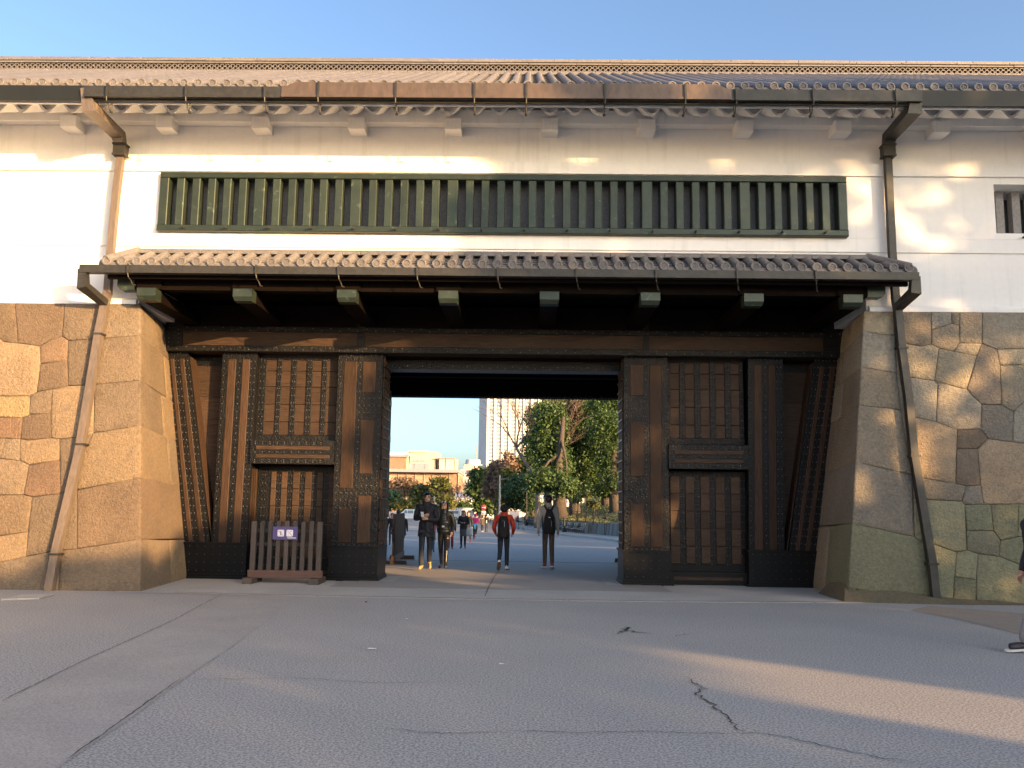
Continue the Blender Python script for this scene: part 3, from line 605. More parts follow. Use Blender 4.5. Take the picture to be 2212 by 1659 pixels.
# flanking posts, leaning end posts, boarded gaps between them
def flank(side):
    if side < 0:
        pa = (X(a0,540,1560), X(a0,845,1560), X(a0,615,300), X(a0,918,300)); 
        qa = (X(a1,255,770), X(a1,505,770), X(a0,92,300), X(a0,312,300))
    else:
        pa = (X(r1,1215,830), X(r1,1525,830), X(r0,1205,345), X(r0,1508,345)); qa = (X(r1,1560,830), X(r1,1795,840), X(r0,1782,350), X(r0,2035,350))
    p = (pa[0], pa[1], pa[2], pa[3], PB-.05, PT); b_ = post_body(*p, d=.55).build('post', M['iron'], gh)
    S1 = [(.17,.40,PB,4.50),(.58,.80,PB,4.50)]
    for s in S1: strip(p, *s, M['wood_v'], b_)
    post_rivets(p, S1, b_, 9)
    q = (qa[0], qa[1], qa[2], qa[3], PB-.05, PT); c_ = post_body(*q, d=.5, y=GY+.01).build('leaning_post', M['iron'], gh)
    S2 = [(.24,.40,PB,4.50),(.62,.80,PB,4.50)] if side < 0 else [(.24,.40,PB,4.50),(.60,.78,PB,4.50)]
    for s in S2: strip(q, *s, M['wood_v'], c_, y=GY+.01)
    post_rivets(q, S2, c_, 8, y=GY+.01)
    # side face of the leaning post, plain timber
    i0, i1 = (qa[1], qa[3]) if side < 0 else (qa[0], qa[2]); sg = 1 if side < 0 else -1
    mb = MB(); mb.hexa([(i0+sg*.002,GY+.06,PB),(i0+sg*.03,GY+.06,PB),(i0+sg*.03,GY+.46,PB),(i0+sg*.002,GY+.46,PB),(i1+sg*.002,GY+.06,4.55),(i1+sg*.03,GY+.06,4.55),(i1+sg*.03,GY+.46,4.55),(i1+sg*.002,GY+.46,4.55)]); mb.build('wood_facing', M['wood_v'], c_)
    # boards behind
    x_in = (qa[1]-.1, qa[3]-.05, p[0]+.1, p[2]+.1) if side < 0 else (p[1]-.1, p[3]-.1, qa[0]+.1, qa[2]+.05)
    pn = MB().hexa([(min(x_in),GY+.36,PB-.1),(max(x_in),GY+.36,PB-.1),(max(x_in),GY+.5,PB-.1),(min(x_in),GY+.5,PB-.1),(min(x_in),GY+.36,PT),(max(x_in),GY+.36,PT),(max(x_in),GY+.5,PT),(min(x_in),GY+.5,PT)]).build('boarding', M['iron'], gh)
    za = PB
    for k in range(5):
        zb_ = za+.76; MB().box(min(x_in)+.02, max(x_in)-.02, GY+.335, GY+.359, za+.006, min(zb_, 4.4)).build('plank', M['wood_h'], pn); za = zb_
    xs_ = (qa[0], p[1]) if side < 0 else (p[0], qa[1]+.0)
    plinth(xs_[0]-.04 if side < 0 else xs_[0]-.02, xs_[1]+.02, GY-.06, GY+.6, PB+.03)
    return p
PF = {s: flank(s) for s in (-1, 1)}
# side doors between flank post and pillar
def side_door(side):
    if side < 0: xa, xb = PF[-1][1]-.02, -3.90; cols = [(985,1075),(1120,1200),(1250,1335),(1388,1468),(1515,1605)]; cf = a0
    else: xa, xb = 2.93, PF[1][0]+.02; cols = [(527,608),(658,738),(790,871),(922,1002),(1055,1130)]; cf = r0
    Yu = GY+.2; dr = MB().box(xa, xb, Yu+.06, Yu+.12, 2.3, PT).build('side_door', M['darkwood'], gh)
    zt, zl = Z(cf, 1200, 370 if side < 0 else 400, Yu), Z(cf, 1200, 1025 if side < 0 else 1060, Yu)
    js = [zt] + [zt+(zl-zt)*f for f in (.15,.36,.595,.825)] + [zl]
    for i in range(5): MB().cbox(xa+.02, xb-.02, Yu, Yu+.059, js[i+1]+.004, js[i]-.004, .006).build('plank', M['wood_h'], dr)
    ref = 700 if side < 0 else 700
    cx = [(X(cf, c0, ref, Yu), X(cf, c1, ref, Yu)) for (c0, c1) in cols]
    if side < 0: off = 0
    edges = [xa+.01] + [v for c in cx for v in c] + [xb-.01]; rv = []
    for i in range(0, len(edges), 2):
        l, r_ = edges[i], edges[i+1]
        if r_-l > .03:
            MB().cbox(l, r_, Yu-.02, Yu-.001, zl, zt, .006).build('iron_strap', M['iron'], dr)
            k = zl+.08
            while k < zt: rv += [(l+(r_-l)*.3, Yu-.02, k), (l+(r_-l)*.7, Yu-.02, k)]; k += .15
    MB().box(xa+.005, xb-.005, Yu-.022, Yu-.001, zt+.001, PT-.002).build('iron_band', M['iron'], dr)
    MB().box(xa+.005, xb-.005, Yu-.022, Yu-.001, zl-.12, zl-.001).build('iron_band', M['iron'], dr)
    rivets(rv, dr)
    # rail in the middle, standing proud
    zr1, zr0 = (Z(cf,1200,1070,GY-.05), Z(cf,1200,1275,GY-.05)) if side < 0 else (Z(cf,850,1110,GY-.05), Z(cf,850,1320,GY-.05))
    rl = MB().box(xa+.004, xb-.004, GY-.05, Yu+.06, zr0, zr1).build('middle_rail', M['iron'], dr); hh = zr1-zr0
    for f0, f1 in ((.24,.40),(.60,.76)): MB().cbox(xa+.12, xb-.10, GY-.064, GY-.051, zr0+hh*(1-f1), zr0+hh*(1-f0), .006).build('wood_strip', M['wood_h'], rl)
    rivets([(xa+.1+k*.15, GY-.05, zr0+hh*f) for k in range(int((xb-xa-.1)/.15)) for f in (.08,.16,.5,.84,.92)], rl)
    # lower leaf
    Yl = GY+.45 if side < 0 else GY+.24; zlo1, zlo0 = zr0-.02, .42
    lf = MB().box(xa, xb, Yl+.02, Yl+.1, .25, zr0-.004).build('lower_leaf', M['iron'], gh)
    cols2 = [(1030,1072),(1120,1170),(1220,1278),(1325,1382),(1432,1485),(1535,1580)] if side < 0 else [(528,610),(662,738),(792,871),(923,1004),(1056,1140)]
    c2 = [(X(a0 if side < 0 else r0, c0_, 1500, Yl), X(a0 if side < 0 else r0, c1_, 1500, Yl)) for (c0_, c1_) in cols2]; rv = []
    nz = 5; dzz = (zlo1-.12-zlo0)/nz
    for (l, r_) in c2:
        for i in range(nz): MB().cbox(l, r_, Yl-.004, Yl+.019, zlo0+i*dzz+.004, zlo0+(i+1)*dzz-.004, .006).build('board_end', M['wood_h'], lf)
    lastx = xa
    for (l, r_) in c2+[(xb, xb)]:
        mid = (lastx+l)/2; k = zlo0
        while k < zlo1-.1:
            if l-lastx > .05: rv += [(mid-.03, Yl+.02, k), (mid+.03, Yl+.02, k)]
            k += .17
        lastx = r_
    rivets(rv, lf, .011)
    sb = MB().box(xa+.02, xb-.02, Yl-.12, Yl+.02, .02, .27).build('door_sill', M['plinth'], lf)
    MB().cbox(xa+.1, xb-.12, Yl-.132, Yl-.121, .10, .17, .004).build('wood_strip', M['wood_h'], sb)
    MB().box(xa+.05, xb-.05, Yl-.03, Yl+.02, .272, .40).build('bottom_rail', M['plinth'], lf)
    if side < 0:   # reveal strips on the flank post beside the deep leaf
        for (ya, yb) in ((GY+.06,GY+.13),(GY+.2,GY+.27),(GY+.34,GY+.40)): MB().box(xa+.0, xa+.035, ya, yb, PB+.02, zr0-.1).build('reveal_strip', M['wood_v'], lf)
    MB().box(xa-.3, xb+.3, GY+.56, GY+.62, 0, PT).build('door_backing', M['darkwood'], dr)
for s in (-1, 1): side_door(s)
# passage behind: walls, ceiling, rear frame, the two open leaves
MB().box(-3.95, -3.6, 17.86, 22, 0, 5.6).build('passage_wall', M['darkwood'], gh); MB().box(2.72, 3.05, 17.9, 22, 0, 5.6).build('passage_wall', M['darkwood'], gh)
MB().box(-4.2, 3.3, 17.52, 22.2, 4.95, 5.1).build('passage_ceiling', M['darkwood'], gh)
rb = MB(); rb.box(-4.2, 3.3, 21.6, 22.05, py(1106,857,21.6).z, 5.6); rbo = rb.build('rear_lintel', M['darkwood'], gh)
for k in range(44): MB().box(-3.3+k*.135, -3.3+k*.135+.05, 21.57, 21.599, py(1106,858,21.6).z-.02, py(1106,853,21.6).z).build('rear_stud', M['iron'], rbo)
for k in range(5): MB().box(-4.1, 3.2, 18.2+k*.75, 18.4+k*.75, 4.72, 4.949).build('ceiling_joist', M['darkwood'], gh)
for x0_, x1_ in ((-3.58,-3.40),(2.5,2.70)):
    lf = MB().box(x0_, x1_, 18.0, 20.9, .08, 4.4).build('gate_leaf', M['wood_v'], gh)
    for z_ in (.4,1.3,2.2,3.1,4.0): MB().box(x0_-.015, x1_+.015, 18.05, 20.85, z_, z_+.14).build('iron_band', M['iron'], lf)
for x_ in (-3.95, 2.72): MB().box(x_, x_+.33, 21.62, 22.0, 0, 4.6).build('rear_post', M['darkwood'], gh) if False else None
# small base slabs under the pillars
for x_ in (-2.94, 2.0): flat_poly('base_slab', [(x_-.35,16.8),(x_+.35,16.8),(x_+.35,18.1),(x_-.35,18.1)], M['asphalt2'], .014, ap)

# ================================================================== STONE WALLS
def plate(mb, pts, n, gap=.0045, bulge=.015, tilt=.01):
    P = [Vector(p) for p in pts]; c = sum(P, Vector())/len(P); L = len(P)
    tx = Vector((random.uniform(-tilt,tilt), random.uniform(-tilt,tilt), random.uniform(-tilt,tilt)))
    # split long edges so that outlines are slightly uneven
    Q = []
    for a, b in zip(P, P[1:]+P[:1]):
        Q.append(a)
        if (b-a).length > .45: Q.append(a.lerp(b, .5)); 
    P = Q; L = len(P)
    def ring(ins, out):
        r_ = []
        for p in P:
            d = c-p; l = d.length; q = p + d*(min(ins/l, .4)); r_.append(q + n*(out + (p-c).dot(tx)))
        return r_
    size = max((p-c).length for p in P)
    rings = [ring(gap, -.12), ring(gap, -.008), ring(gap+.008, .0), ring(gap+.035, bulge*.6), ring(gap+size*.38, bulge)]
    b = len(mb.v)
    for r_ in rings: mb.v += [tuple(p) for p in r_]
    mb.v.append(tuple(c+n*bulge*1.1))
    for i in range(len(rings)-1):
        for k in range(L): k2 = (k+1) % L; mb.f.append((b+i*L+k, b+i*L+k2, b+(i+1)*L+k2, b+(i+1)*L+k)); mb.m.append(0)
    t = b+(len(rings)-1)*L
    for k in range(L): mb.f.append((t+k, t+(k+1) % L, b+len(rings)*L)); mb.m.append(0)
LST = {'A':[(-60,570),(120,570),(140,905),(25,895),(0,870),(-60,870)],'B':[(120,570),(512,570),(490,850),(400,880),(315,930),(140,905)],'C':[(512,570),(800,570),(760,872),(540,885),(490,850)],
'F':[(-60,870),(0,870),(25,895),(140,905),(315,930),(320,1070),(290,1290),(235,1325),(-60,1325)],'D':[(315,930),(400,880),(490,850),(540,885),(532,1040),(320,1070)],'G':[(320,1070),(532,1040),(540,1245),(415,1270),(290,1290)],
'H':[(540,885),(760,872),(745,1235),(540,1245),(532,1040)],'J':[(-60,1325),(235,1325),(232,1470),(180,1495),(-60,1490)],'K':[(235,1325),(290,1290),(415,1270),(400,1460),(232,1470)],
'L':[(415,1270),(540,1245),(745,1235),(740,1615),(690,1640),(470,1665),(405,1655),(400,1460)],'N':[(-60,1490),(180,1495),(160,1665),(45,1660),(-60,1655)],'O':[(180,1495),(232,1470),(400,1460),(405,1655),(220,1675),(160,1665)],
'Q':[(470,1665),(690,1640),(740,1615),(640,1800),(610,2068),(480,2095),(470,1830)],'R':[(160,1665),(220,1675),(405,1655),(470,1665),(470,1830),(230,1870),(160,1835)],'S':[(-60,1655),(45,1660),(0,1820),(-60,1825)],'S2':[(45,1660),(160,1665),(160,1835),(0,1820)],
'T':[(-60,1825),(0,1820),(160,1835),(230,1870),(185,2105),(-60,2110)],'U':[(230,1870),(470,1830),(480,2095),(255,2125),(185,2105)],'V':[(-60,2110),(185,2105),(255,2125),(220,2400),(-60,2440)],'W':[(255,2125),(480,2095),(610,2068),(608,2535),(480,2545),(400,2560),(205,2595),(220,2400)],
'Y':[(-60,2440),(220,2400),(205,2595),(0,2640),(-60,2650)],'Z':[(-60,2650),(0,2640),(205,2595),(400,2560),(480,2545),(455,2930),(-60,2950)]}
LCO = [[(800,570),(1115,605),(1115,845),(850,865),(760,872)],[(760,872),(850,865),(1115,845),(1115,1200),(790,1230),(745,1235)],[(745,1235),(790,1230),(1115,1200),(1115,1555),(860,1600),(740,1615)],
       [(740,1615),(860,1600),(1115,1555),(1115,1970),(610,2068),(640,1800)],[(610,2068),(1115,1970),(1110,2458),(608,2535)],[(480,2545),(608,2535),(1110,2458),(1105,2905),(455,2930)]]
RST = {'a':[(1180,630),(1478,638),(1480,915),(1400,930),(1200,900),(1188,845)],'b':[(1478,638),(1635,640),(1642,750),(1480,800)],'b2':[(1635,640),(1705,642),(1700,770),(1642,750)],'c':[(1705,642),(1885,645),(1880,910),(1705,905),(1700,770)],
'b3':[(1480,800),(1642,750),(1700,770),(1705,905),(1660,970),(1540,945),(1480,915)],'d':[(1885,645),(2280,650),(2280,950),(2000,955),(1880,910)],'e':[(1200,900),(1400,930),(1480,915),(1540,945),(1505,1205),(1290,1175),(1205,1140)],
'f':[(1540,945),(1660,970),(1840,1010),(1760,1270),(1720,1265),(1505,1205)],'g':[(1705,905),(1880,910),(1840,1010),(1660,970)],'h':[(1880,910),(2000,955),(2025,1080),(2035,1395),(1880,1390),(1800,1320),(1760,1270),(1840,1010)],
'i':[(2000,955),(2280,950),(2280,1075),(2025,1080)],'j':[(2025,1080),(2280,1075),(2280,1300),(2130,1450),(2035,1395)],'k':[(1205,1140),(1290,1175),(1505,1205),(1530,1230),(1520,1530),(1340,1490),(1240,1442)],
'l':[(1505,1205),(1720,1265),(1760,1270),(1800,1320),(1878,1390),(1870,1585),(1685,1595),(1520,1530),(1530,1230)],'m':[(1878,1390),(2035,1395),(2130,1450),(2125,1690),(1930,1665),(1870,1585)],'n':[(2130,1450),(2280,1300),(2280,1710),(2125,1690)],
'o':[(1340,1490),(1520,1530),(1685,1595),(1672,2018),(1405,1975),(1325,1950),(1240,1442)],'p':[(1685,1595),(1870,1585),(1930,1665),(1845,1745),(1680,1740)],'q':[(1680,1740),(1845,1745),(1870,2030),(1755,2040),(1672,2018)],
's':[(1930,1665),(2125,1690),(2280,1710),(2280,2180),(1895,2183),(1870,2030),(1845,1745)],'t':[(1325,1950),(1405,1975),(1672,2018),(1755,2040),(1722,2160),(1340,2140)],'u':[(1755,2040),(1870,2030),(1895,2183),(1745,2185),(1722,2160)],
'v':[(1340,2140),(1722,2160),(1745,2185),(1762,2545),(1680,2562),(1485,2495),(1425,2490),(1345,2440)],'w':[(1745,2185),(1950,2183),(1972,2393),(1760,2390)],'x':[(1950,2183),(2170,2180),(2165,2440),(2030,2470),(1972,2393)],'x2':[(2170,2180),(2280,2180),(2280,2430),(2165,2440)],
'y':[(1760,2390),(1972,2393),(2030,2470),(2015,2595),(1850,2575),(1762,2545)],'z':[(2030,2470),(2165,2440),(2280,2430),(2280,2690),(2190,2665),(2015,2595)],'aa':[(1485,2495),(1680,2562),(1645,3010),(1465,2990),(1425,2490)],'bb':[(1680,2562),(1762,2545),(1850,2575),(1835,2780),(1665,2755)],
'cc':[(1665,2755),(1835,2780),(1840,3020),(1645,3010)],'dd':[(1850,2575),(2015,2595),(2190,2665),(2280,2690),(2280,3060),(1840,3020),(1835,2780)]}
RCO = [[(945,620),(1180,630),(1188,845),(1105,838),(942,812)],[(942,812),(1105,838),(1188,845),(1205,1140),(1115,1130),(932,1095)],[(932,1095),(1115,1130),(1205,1140),(1240,1442),(1165,1425),(912,1400)],
       [(912,1400),(1165,1425),(1240,1442),(1325,1950),(882,1848)],[(882,1848),(1325,1950),(1345,2440),(855,2333)],[(855,2333),(1345,2440),(1425,2490),(1465,2990),(830,2840)]]
tints = [(1,1,1),(.82,.80,.80),(1.1,1.04,.94),(.72,.66,.64),(.95,.92,.9),(.86,.8,.74)]
green = [(.62,.66,.5),(.55,.6,.46),(.7,.72,.56),(.5,.53,.45)]
def side_pt(side, a, b):    # inner flank as a bilinear patch: a = 0 at the corner .. 1 at the gate, b = height fraction
    if side < 0: c00, c10, c01, c11 = Vector((-6.51,14.34,0)), Vector((-6.80,17.05,0)), Vector((-7.24,15.12,5.21)), Vector((-7.60,17.05,5.21))
    else: c00, c10, c01, c11 = Vector((5.56,14.62,0)), Vector((5.78,17.05,0)), Vector((6.25,15.12,5.22)), Vector((6.55,17.05,5.22))
    return (c00*(1-a)+c10*a)*(1-b) + (c01*(1-a)+c11*a)*b
for side, ST, CO, cf, lab in ((-1, LST, LCO, crop(0,900,2.0109), 'battered wall of big fitted sandy stones under the left plaster, glowing in low sun'), (1, RST, RCO, crop(2932,900,2.0109), 'battered wall of big fitted grey stones, mossy green towards its foot, dappled with shade')):
    lab = 'battered wall of big fitted sandy-brown stones, largely lit by low sun' if side < 0 else 'battered wall of big fitted grey stones, mossy at its foot, under dappled shade'
    p0, n = PL[side]; xo = -16.9 if side < 0 else 21.4
    wl = wempty('stone_wall', (side*9+XC, 15, 0), lab, 'stone wall')
    # core set back behind the stones
    k0, k1, k2, k3 = [side_pt(side, a, b) for (a, b) in ((0,0),(1,0),(0,1),(1,1))]; i_ = Vector((side*.09,0,0)); s_ = -n*.09
    far0 = pplane(1106+side*1e-9, 1e3, p0, n)
    yb0 = (p0 - n*.09).y; ytp = yb0 + 5.2*(-n.z/n.y if False else (15.12-p0.y)/5.21)
    mb = MB(); base = [Vector((xo, p0.y+.1, -.15)), k0+i_+Vector((0,.1,-.15)), k1+i_+Vector((0,0,-.15)), Vector((k1.x+side*.09, 22.3, -.15)), Vector((xo, 22.3, -.15))]
    top = [Vector((xo, 15.22, 5.235)), k2+i_+Vector((0,.1,.015)), k3+i_+Vector((0,0,.015)), Vector((k3.x+side*.09, 22.3, 5.235)), Vector((xo, 22.3, 5.235))]
    top = [Vector((q.x, q.y, 5.2)) for q in top]
    L = len(base); mb.add(base+top, [tuple(range(L))[::-1], tuple(range(L, 2*L))]+[(i, (i+1) % L, L+(i+1) % L, L+i) for i in range(L)]); mb.build('wall_core', M['joint'], wl)
    def tint_of(cx, cy):
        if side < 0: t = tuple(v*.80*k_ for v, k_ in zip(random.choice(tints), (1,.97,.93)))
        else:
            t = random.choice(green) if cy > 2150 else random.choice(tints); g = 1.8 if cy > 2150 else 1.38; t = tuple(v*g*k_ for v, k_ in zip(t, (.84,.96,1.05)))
        return t
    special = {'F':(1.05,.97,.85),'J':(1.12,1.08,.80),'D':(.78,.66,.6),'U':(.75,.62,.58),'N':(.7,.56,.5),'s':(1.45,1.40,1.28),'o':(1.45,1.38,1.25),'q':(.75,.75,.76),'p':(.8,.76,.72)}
    for nm, poly in ST.items():
        pts = []
        for q in poly:
            v = pplane(*cf(*q), p0, n)
            if v.z > 5.18: v = pplane(*cf(*q), p0, n); v = v + (v - C0).normalized()*0
            pts.append(v)
        for v in pts:
            if v.z > 5.2: v.z = 5.2
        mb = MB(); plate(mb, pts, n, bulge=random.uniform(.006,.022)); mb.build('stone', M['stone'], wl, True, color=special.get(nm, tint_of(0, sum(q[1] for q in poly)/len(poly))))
    tops = [5.2]
    for i, poly in enumerate(CO):
        pts = [pplane(*cf(*q), p0, n) for q in poly]
        cx = [v for v, q in zip(pts, poly)]
        # the joint heights on the corner edge carry round to the inner flank
        edge = sorted([v.z for v, q in zip(pts, poly) if (q[0] > 1090 if side < 0 else q[0] < 950)]); zlo, zhi = edge[0], edge[-1]
        if i == 0: zhi = 5.2
        if i == 5: zlo = -.05
        for v, q in zip(pts, poly):
            if (q[0] > 1090 if side < 0 else q[0] < 950):
                b = v.z/5.21; e_ = side_pt(side, 0, max(-.01,b)); v.x = e_.x
            if v.z > 5.2: v.z = 5.2
        mb = MB(); col = tint_of(0, sum(q[1] for q in poly)/len(poly)); plate(mb, pts, n, gap=.003, bulge=.012, tilt=.002)
        A = (.55,.8,.62,.72,1.0,.62)[i]; ns = (k1-k0).cross(k2-k0).normalized(); ns = ns if ns.x*side < 0 else -ns
        d0 = .02*(i % 2)
        plate(mb, [side_pt(side,0,zlo/5.21), side_pt(side,0,zhi/5.21), side_pt(side,A,(zhi-(0 if i == 0 else .08))/5.21), side_pt(side,A,(zlo-(0 if i == 5 else .10))/5.21)], ns, gap=.003, bulge=.012, tilt=.002)
        mb.build('corner_stone', M['stone'], wl, True, color=col)
        if A < .99:
            mb = MB(); plate(mb, [side_pt(side,A,(zlo-(0 if i == 5 else .10))/5.21), side_pt(side,A,(zhi-(0 if i == 0 else .08))/5.21), side_pt(side,1,(zhi-(0 if i == 0 else .10))/5.21), side_pt(side,1,(zlo-(0 if i == 5 else .12))/5.21)], ns, bulge=.02, tilt=.005); mb.build('stone', M['stone'], wl, True, color=tint_of(0, 2000 if side < 0 else 1600))
    # further along, outside the picture: coursed stones of the same kind
    xin = min(pplane(*cf(-60, 1500), p0, n).x, pplane(*cf(-60, 2600), p0, n).x) if side < 0 else max(pplane(*cf(2280, 1500), p0, n).x, pplane(*cf(2280, 800), p0, n).x)
    z = -.1; rowi = 0
    def on(xv, zv): 
        yv = p0.y - ((xv-p0.x)*n.x + (zv-p0.z)*n.z)/n.y; return Vector((xv, yv, zv))
    while z < 5.15:
        h = min(random.uniform(.65,.95), 5.2-z); h = h if 5.2-(z+h) > .3 else 5.2-z
        def inner(zv):
            f = cf(-60 if side < 0 else 2280, 0)[0]
            lo, hi = 200.0, 1500.0
            for _ in range(40):
                mid = (lo+hi)/2; v = pplane(f, mid, p0, n)
                if v.z > zv: lo = mid
                else: hi = mid
            return pplane(f, lo, p0, n).x
        xv = None; xa_lo, xa_hi = inner(z), inner(z+h)
        while abs((xa_lo+xa_hi)/2) < 15.8:
            wv = random.uniform(.7,1.5); nb_lo, nb_hi = xa_lo+side*(wv+random.uniform(-.15,.15)), xa_hi+side*(wv+random.uniform(-.15,.15))
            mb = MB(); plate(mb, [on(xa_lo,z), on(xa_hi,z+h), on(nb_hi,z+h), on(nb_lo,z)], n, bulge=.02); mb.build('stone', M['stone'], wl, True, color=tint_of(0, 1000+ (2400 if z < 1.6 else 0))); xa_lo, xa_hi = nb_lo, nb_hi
        z += h
    if side > 0:   # low footing stone showing under the corner
        mb = MB(); mb.add([(5.40,14.36,-.02),(7.6,14.18,-.02),(9.0,14.25,-.02),(7.4,14.75,.10),(5.62,14.85,.30),(5.64,15.7,.22),(5.44,15.8,-.02)], [(0,1,4),(1,2,3),(1,3,4),(0,4,5,6)]); mb.build('footing_stone', M['stone'], wl, color=(.6,.62,.5))
# ================================================================== TREES: helpers
def leaf_mesh(name, P, size, mt, aspect=.6, up=0.0):
    P = np.asarray(P, float); n = len(P); sz = size*RNG.uniform(.6, 1.35, n)[:, None]
    a = RNG.normal(size=(n,3)); a /= np.linalg.norm(a, axis=1)[:, None]
    b = RNG.normal(size=(n,3)); b[:, 2] *= (1-up); b -= a*np.sum(a*b, axis=1)[:, None]; b /= np.linalg.norm(b, axis=1)[:, None]
    c = np.cross(a, b)
    q = np.stack([P-a*sz*.55, P+b*sz*aspect*.5, P+a*sz*.55+c*sz*.12, P-b*sz*aspect*.5], 1).reshape(-1, 3)
    me = bpy.data.meshes.new(name); me.vertices.add(4*n); me.vertices.foreach_set('co', q.ravel())
    me.loops.add(4*n); me.loops.foreach_set('vertex_index', np.arange(4*n, dtype=np.int32)); me.polygons.add(n)
    me.polygons.foreach_set('loop_start', np.arange(0, 4*n, 4, dtype=np.int32)); me.polygons.foreach_set('loop_total', np.full(n, 4, dtype=np.int32))
    me.materials.append(mt); me.update(calc_edges=True); return me
def clump_points(blobs, n, clump=.9, per=26, hollow=.45):
    """leaf clumps spread through ellipsoids (cx,cy,cz,rx,ry,rz), thicker towards the skin, with gaps between clumps"""
    vol = np.array([b[3]*b[4]*b[5] for b in blobs])**.67; vol /= vol.sum(); out = []
    for b, f in zip(blobs, vol):
        k = max(3, int(n*f/per)); d = RNG.normal(size=(k,3)); d /= np.linalg.norm(d, axis=1)[:, None]
        r = (hollow + (1-hollow)*RNG.random(k)**.6)*RNG.uniform(.8,1.12,k); c = np.array(b[:3]) + d*r[:, None]*np.array(b[3:6])
        cs = clump*RNG.uniform(.55, 1.3, k)
        out.append((c[:, None, :] + RNG.normal(size=(k, per, 3))*cs[:, None, None]*np.array([.5,.5,.33])).reshape(-1, 3))
    return np.concatenate(out)
def limb(mb, a, b, r0, r1, sag=.1, n=5):
    a, b = Vector(a), Vector(b); L = (b-a).length; pts = []
    for i in range(n+1):
        t = i/n; p = a.lerp(b, t); w_ = math.sin(t*math.pi)*sag*L; pts.append(p+Vector((random.uniform(-.3,.3)*w_, random.uniform(-.3,.3)*w_, .4*w_)))
    mb.tube(pts, [r0+(r1-r0)*i/n for i in range(n+1)], 7)
def tree(name, label, base, top, blobs, n, size, mt, r=.25, bark='bark', group=None, clump=.9, lean=(0,0), per=26, nlimb=7, cat='tree'):
    base = Vector(base); root = wempty(name, base, label, cat, group); mb = MB()
    tp = Vector((base.x+lean[0], base.y+lean[1], top)); pts = []
    for i in range(7):
        t = i/6; p = base.lerp(tp, t); pts.append(p+Vector((math.sin(t*4+base.x)*.12*r*4*(1 if 0 < i else 0), math.cos(t*5+base.y)*.1*r*3*(1 if 0 < i else 0), -.9 if i == 0 else 0)))
    mb.tube(pts, [r*1.5, r*1.05, r*.92, r*.8, r*.66, r*.5, r*.3], 9)
    for k in range(nlimb):
        b = blobs[k % len(blobs)]; t = random.uniform(.45, .95); q = base.lerp(tp, t)
        limb(mb, q, (b[0]+random.uniform(-.6,.6)*b[3], b[1]+random.uniform(-.6,.6)*b[4], b[2]+random.uniform(-.2,.6)*b[5]), r*.42*(1.1-t*.5), r*.1)
    mb.build('trunk', M[bark], root, True)
    P = clump_points(blobs, n, clump, per); o = link('crown', leaf_mesh('crown', P, size, mt), root); return root
def bare_tree(name, label, base, height, spread, r, group=None, depth=5, mt='twig', seed=1, fan=.55, cat='tree'):
    rnd = random.Random(seed); base = Vector(base); root = wempty(name, base, label, cat, group); tr, tw = MB(), MB()
    def grow(p, d, L, rad, lv):
        q = p + d*L + Vector((rnd.uniform(-.06,.06), rnd.uniform(-.06,.06), 0))*L
        (tr if lv < 2 else tw).tube([p, p.lerp(q,.5)+Vector((rnd.uniform(-.04,.04)*L, rnd.uniform(-.04,.04)*L, 0)), q], [rad, rad*.82, rad*.62], 6 if lv < 2 else 3, False)
        if lv >= depth: return
        for k in range(rnd.choice((2,3,3)) if lv else 4):
            nd = (d + Vector((rnd.gauss(0,1)*fan*spread, rnd.gauss(0,1)*fan*spread, rnd.uniform(-.1,.35)))).normalized(); grow(q if rnd.random() < .7 else p.lerp(q,.7), nd, L*rnd.uniform(.62,.85), rad*.6, lv+1)
    grow(base-Vector((0,0,.1)), Vector((0,0,1)), height*.26, r, 0)
    tr.build('trunk', M['palebark'] if mt == 'twig' else M['bark'], root); tw.build('crown', M[mt], root); return root

# ================================================================== TREES AND RAMPART BEHIND THE VIEWER (unseen, foliage carved to cast the shade on the forecourt)
def uw(p): return p.dot(US), p.z - SUN_TAN*p.dot(HS)
S0 = 26.0
HOLES = []
def hole(x, y, Y, rx, ry):
    p = py(x, y, Y); u, w_ = uw(p); k = Y/FPX*1.03; HOLES.append((u, w_, max(.12, rx*k*.69), max(.10, ry*k)))
for h in ((1870,425,15.2,26,42),(1960,408,15.2,40,22),(2060,364,15.2,62,11),(2140,360,15.2,34,9),(2020,512,15.2,56,17),(1962,528,15.2,34,14),(2150,507,15.2,48,13),(1955,478,15.2,24,12),(1905,455,15.2,12,20),
          (1872,772,14.9,30,24),(1880,852,14.85,22,50),(1905,890,14.8,16,18),(2015,744,14.95,62,15),(2120,738,14.95,34,13),(2195,722,14.95,26,16),(2085,838,14.85,44,22),(2195,800,14.85,28,36),(1900,1045,14.75,22,16),(2005,955,14.8,32,22),(2000,888,14.8,24,15),(2105,700,15,26,9),
          (1505,1086,17.2,78,46),(1560,1072,17.2,30,34),(1465,1122,17.2,40,28),(1418,945,17,14,26),(1368,1140,17,22,52),(1660,815,17,14,34),(1705,752,16.86,18,7),(1850,380,15.2,16,7),(1790,470,15.1,16,30),(1040,530,15.2,40,10)): hole(*h)
HOLES += [(3.58,1.93,.22,.1),(3.0,.66,.45,.07),(17.3,4.9,.35,.2)]
_hr = random.Random(3)
HOLES += [(_hr.uniform(13.5,21), _hr.uniform(2.2,10.3), _hr.uniform(.07,.24), _hr.uniform(.05,.14)) for _ in range(70)]
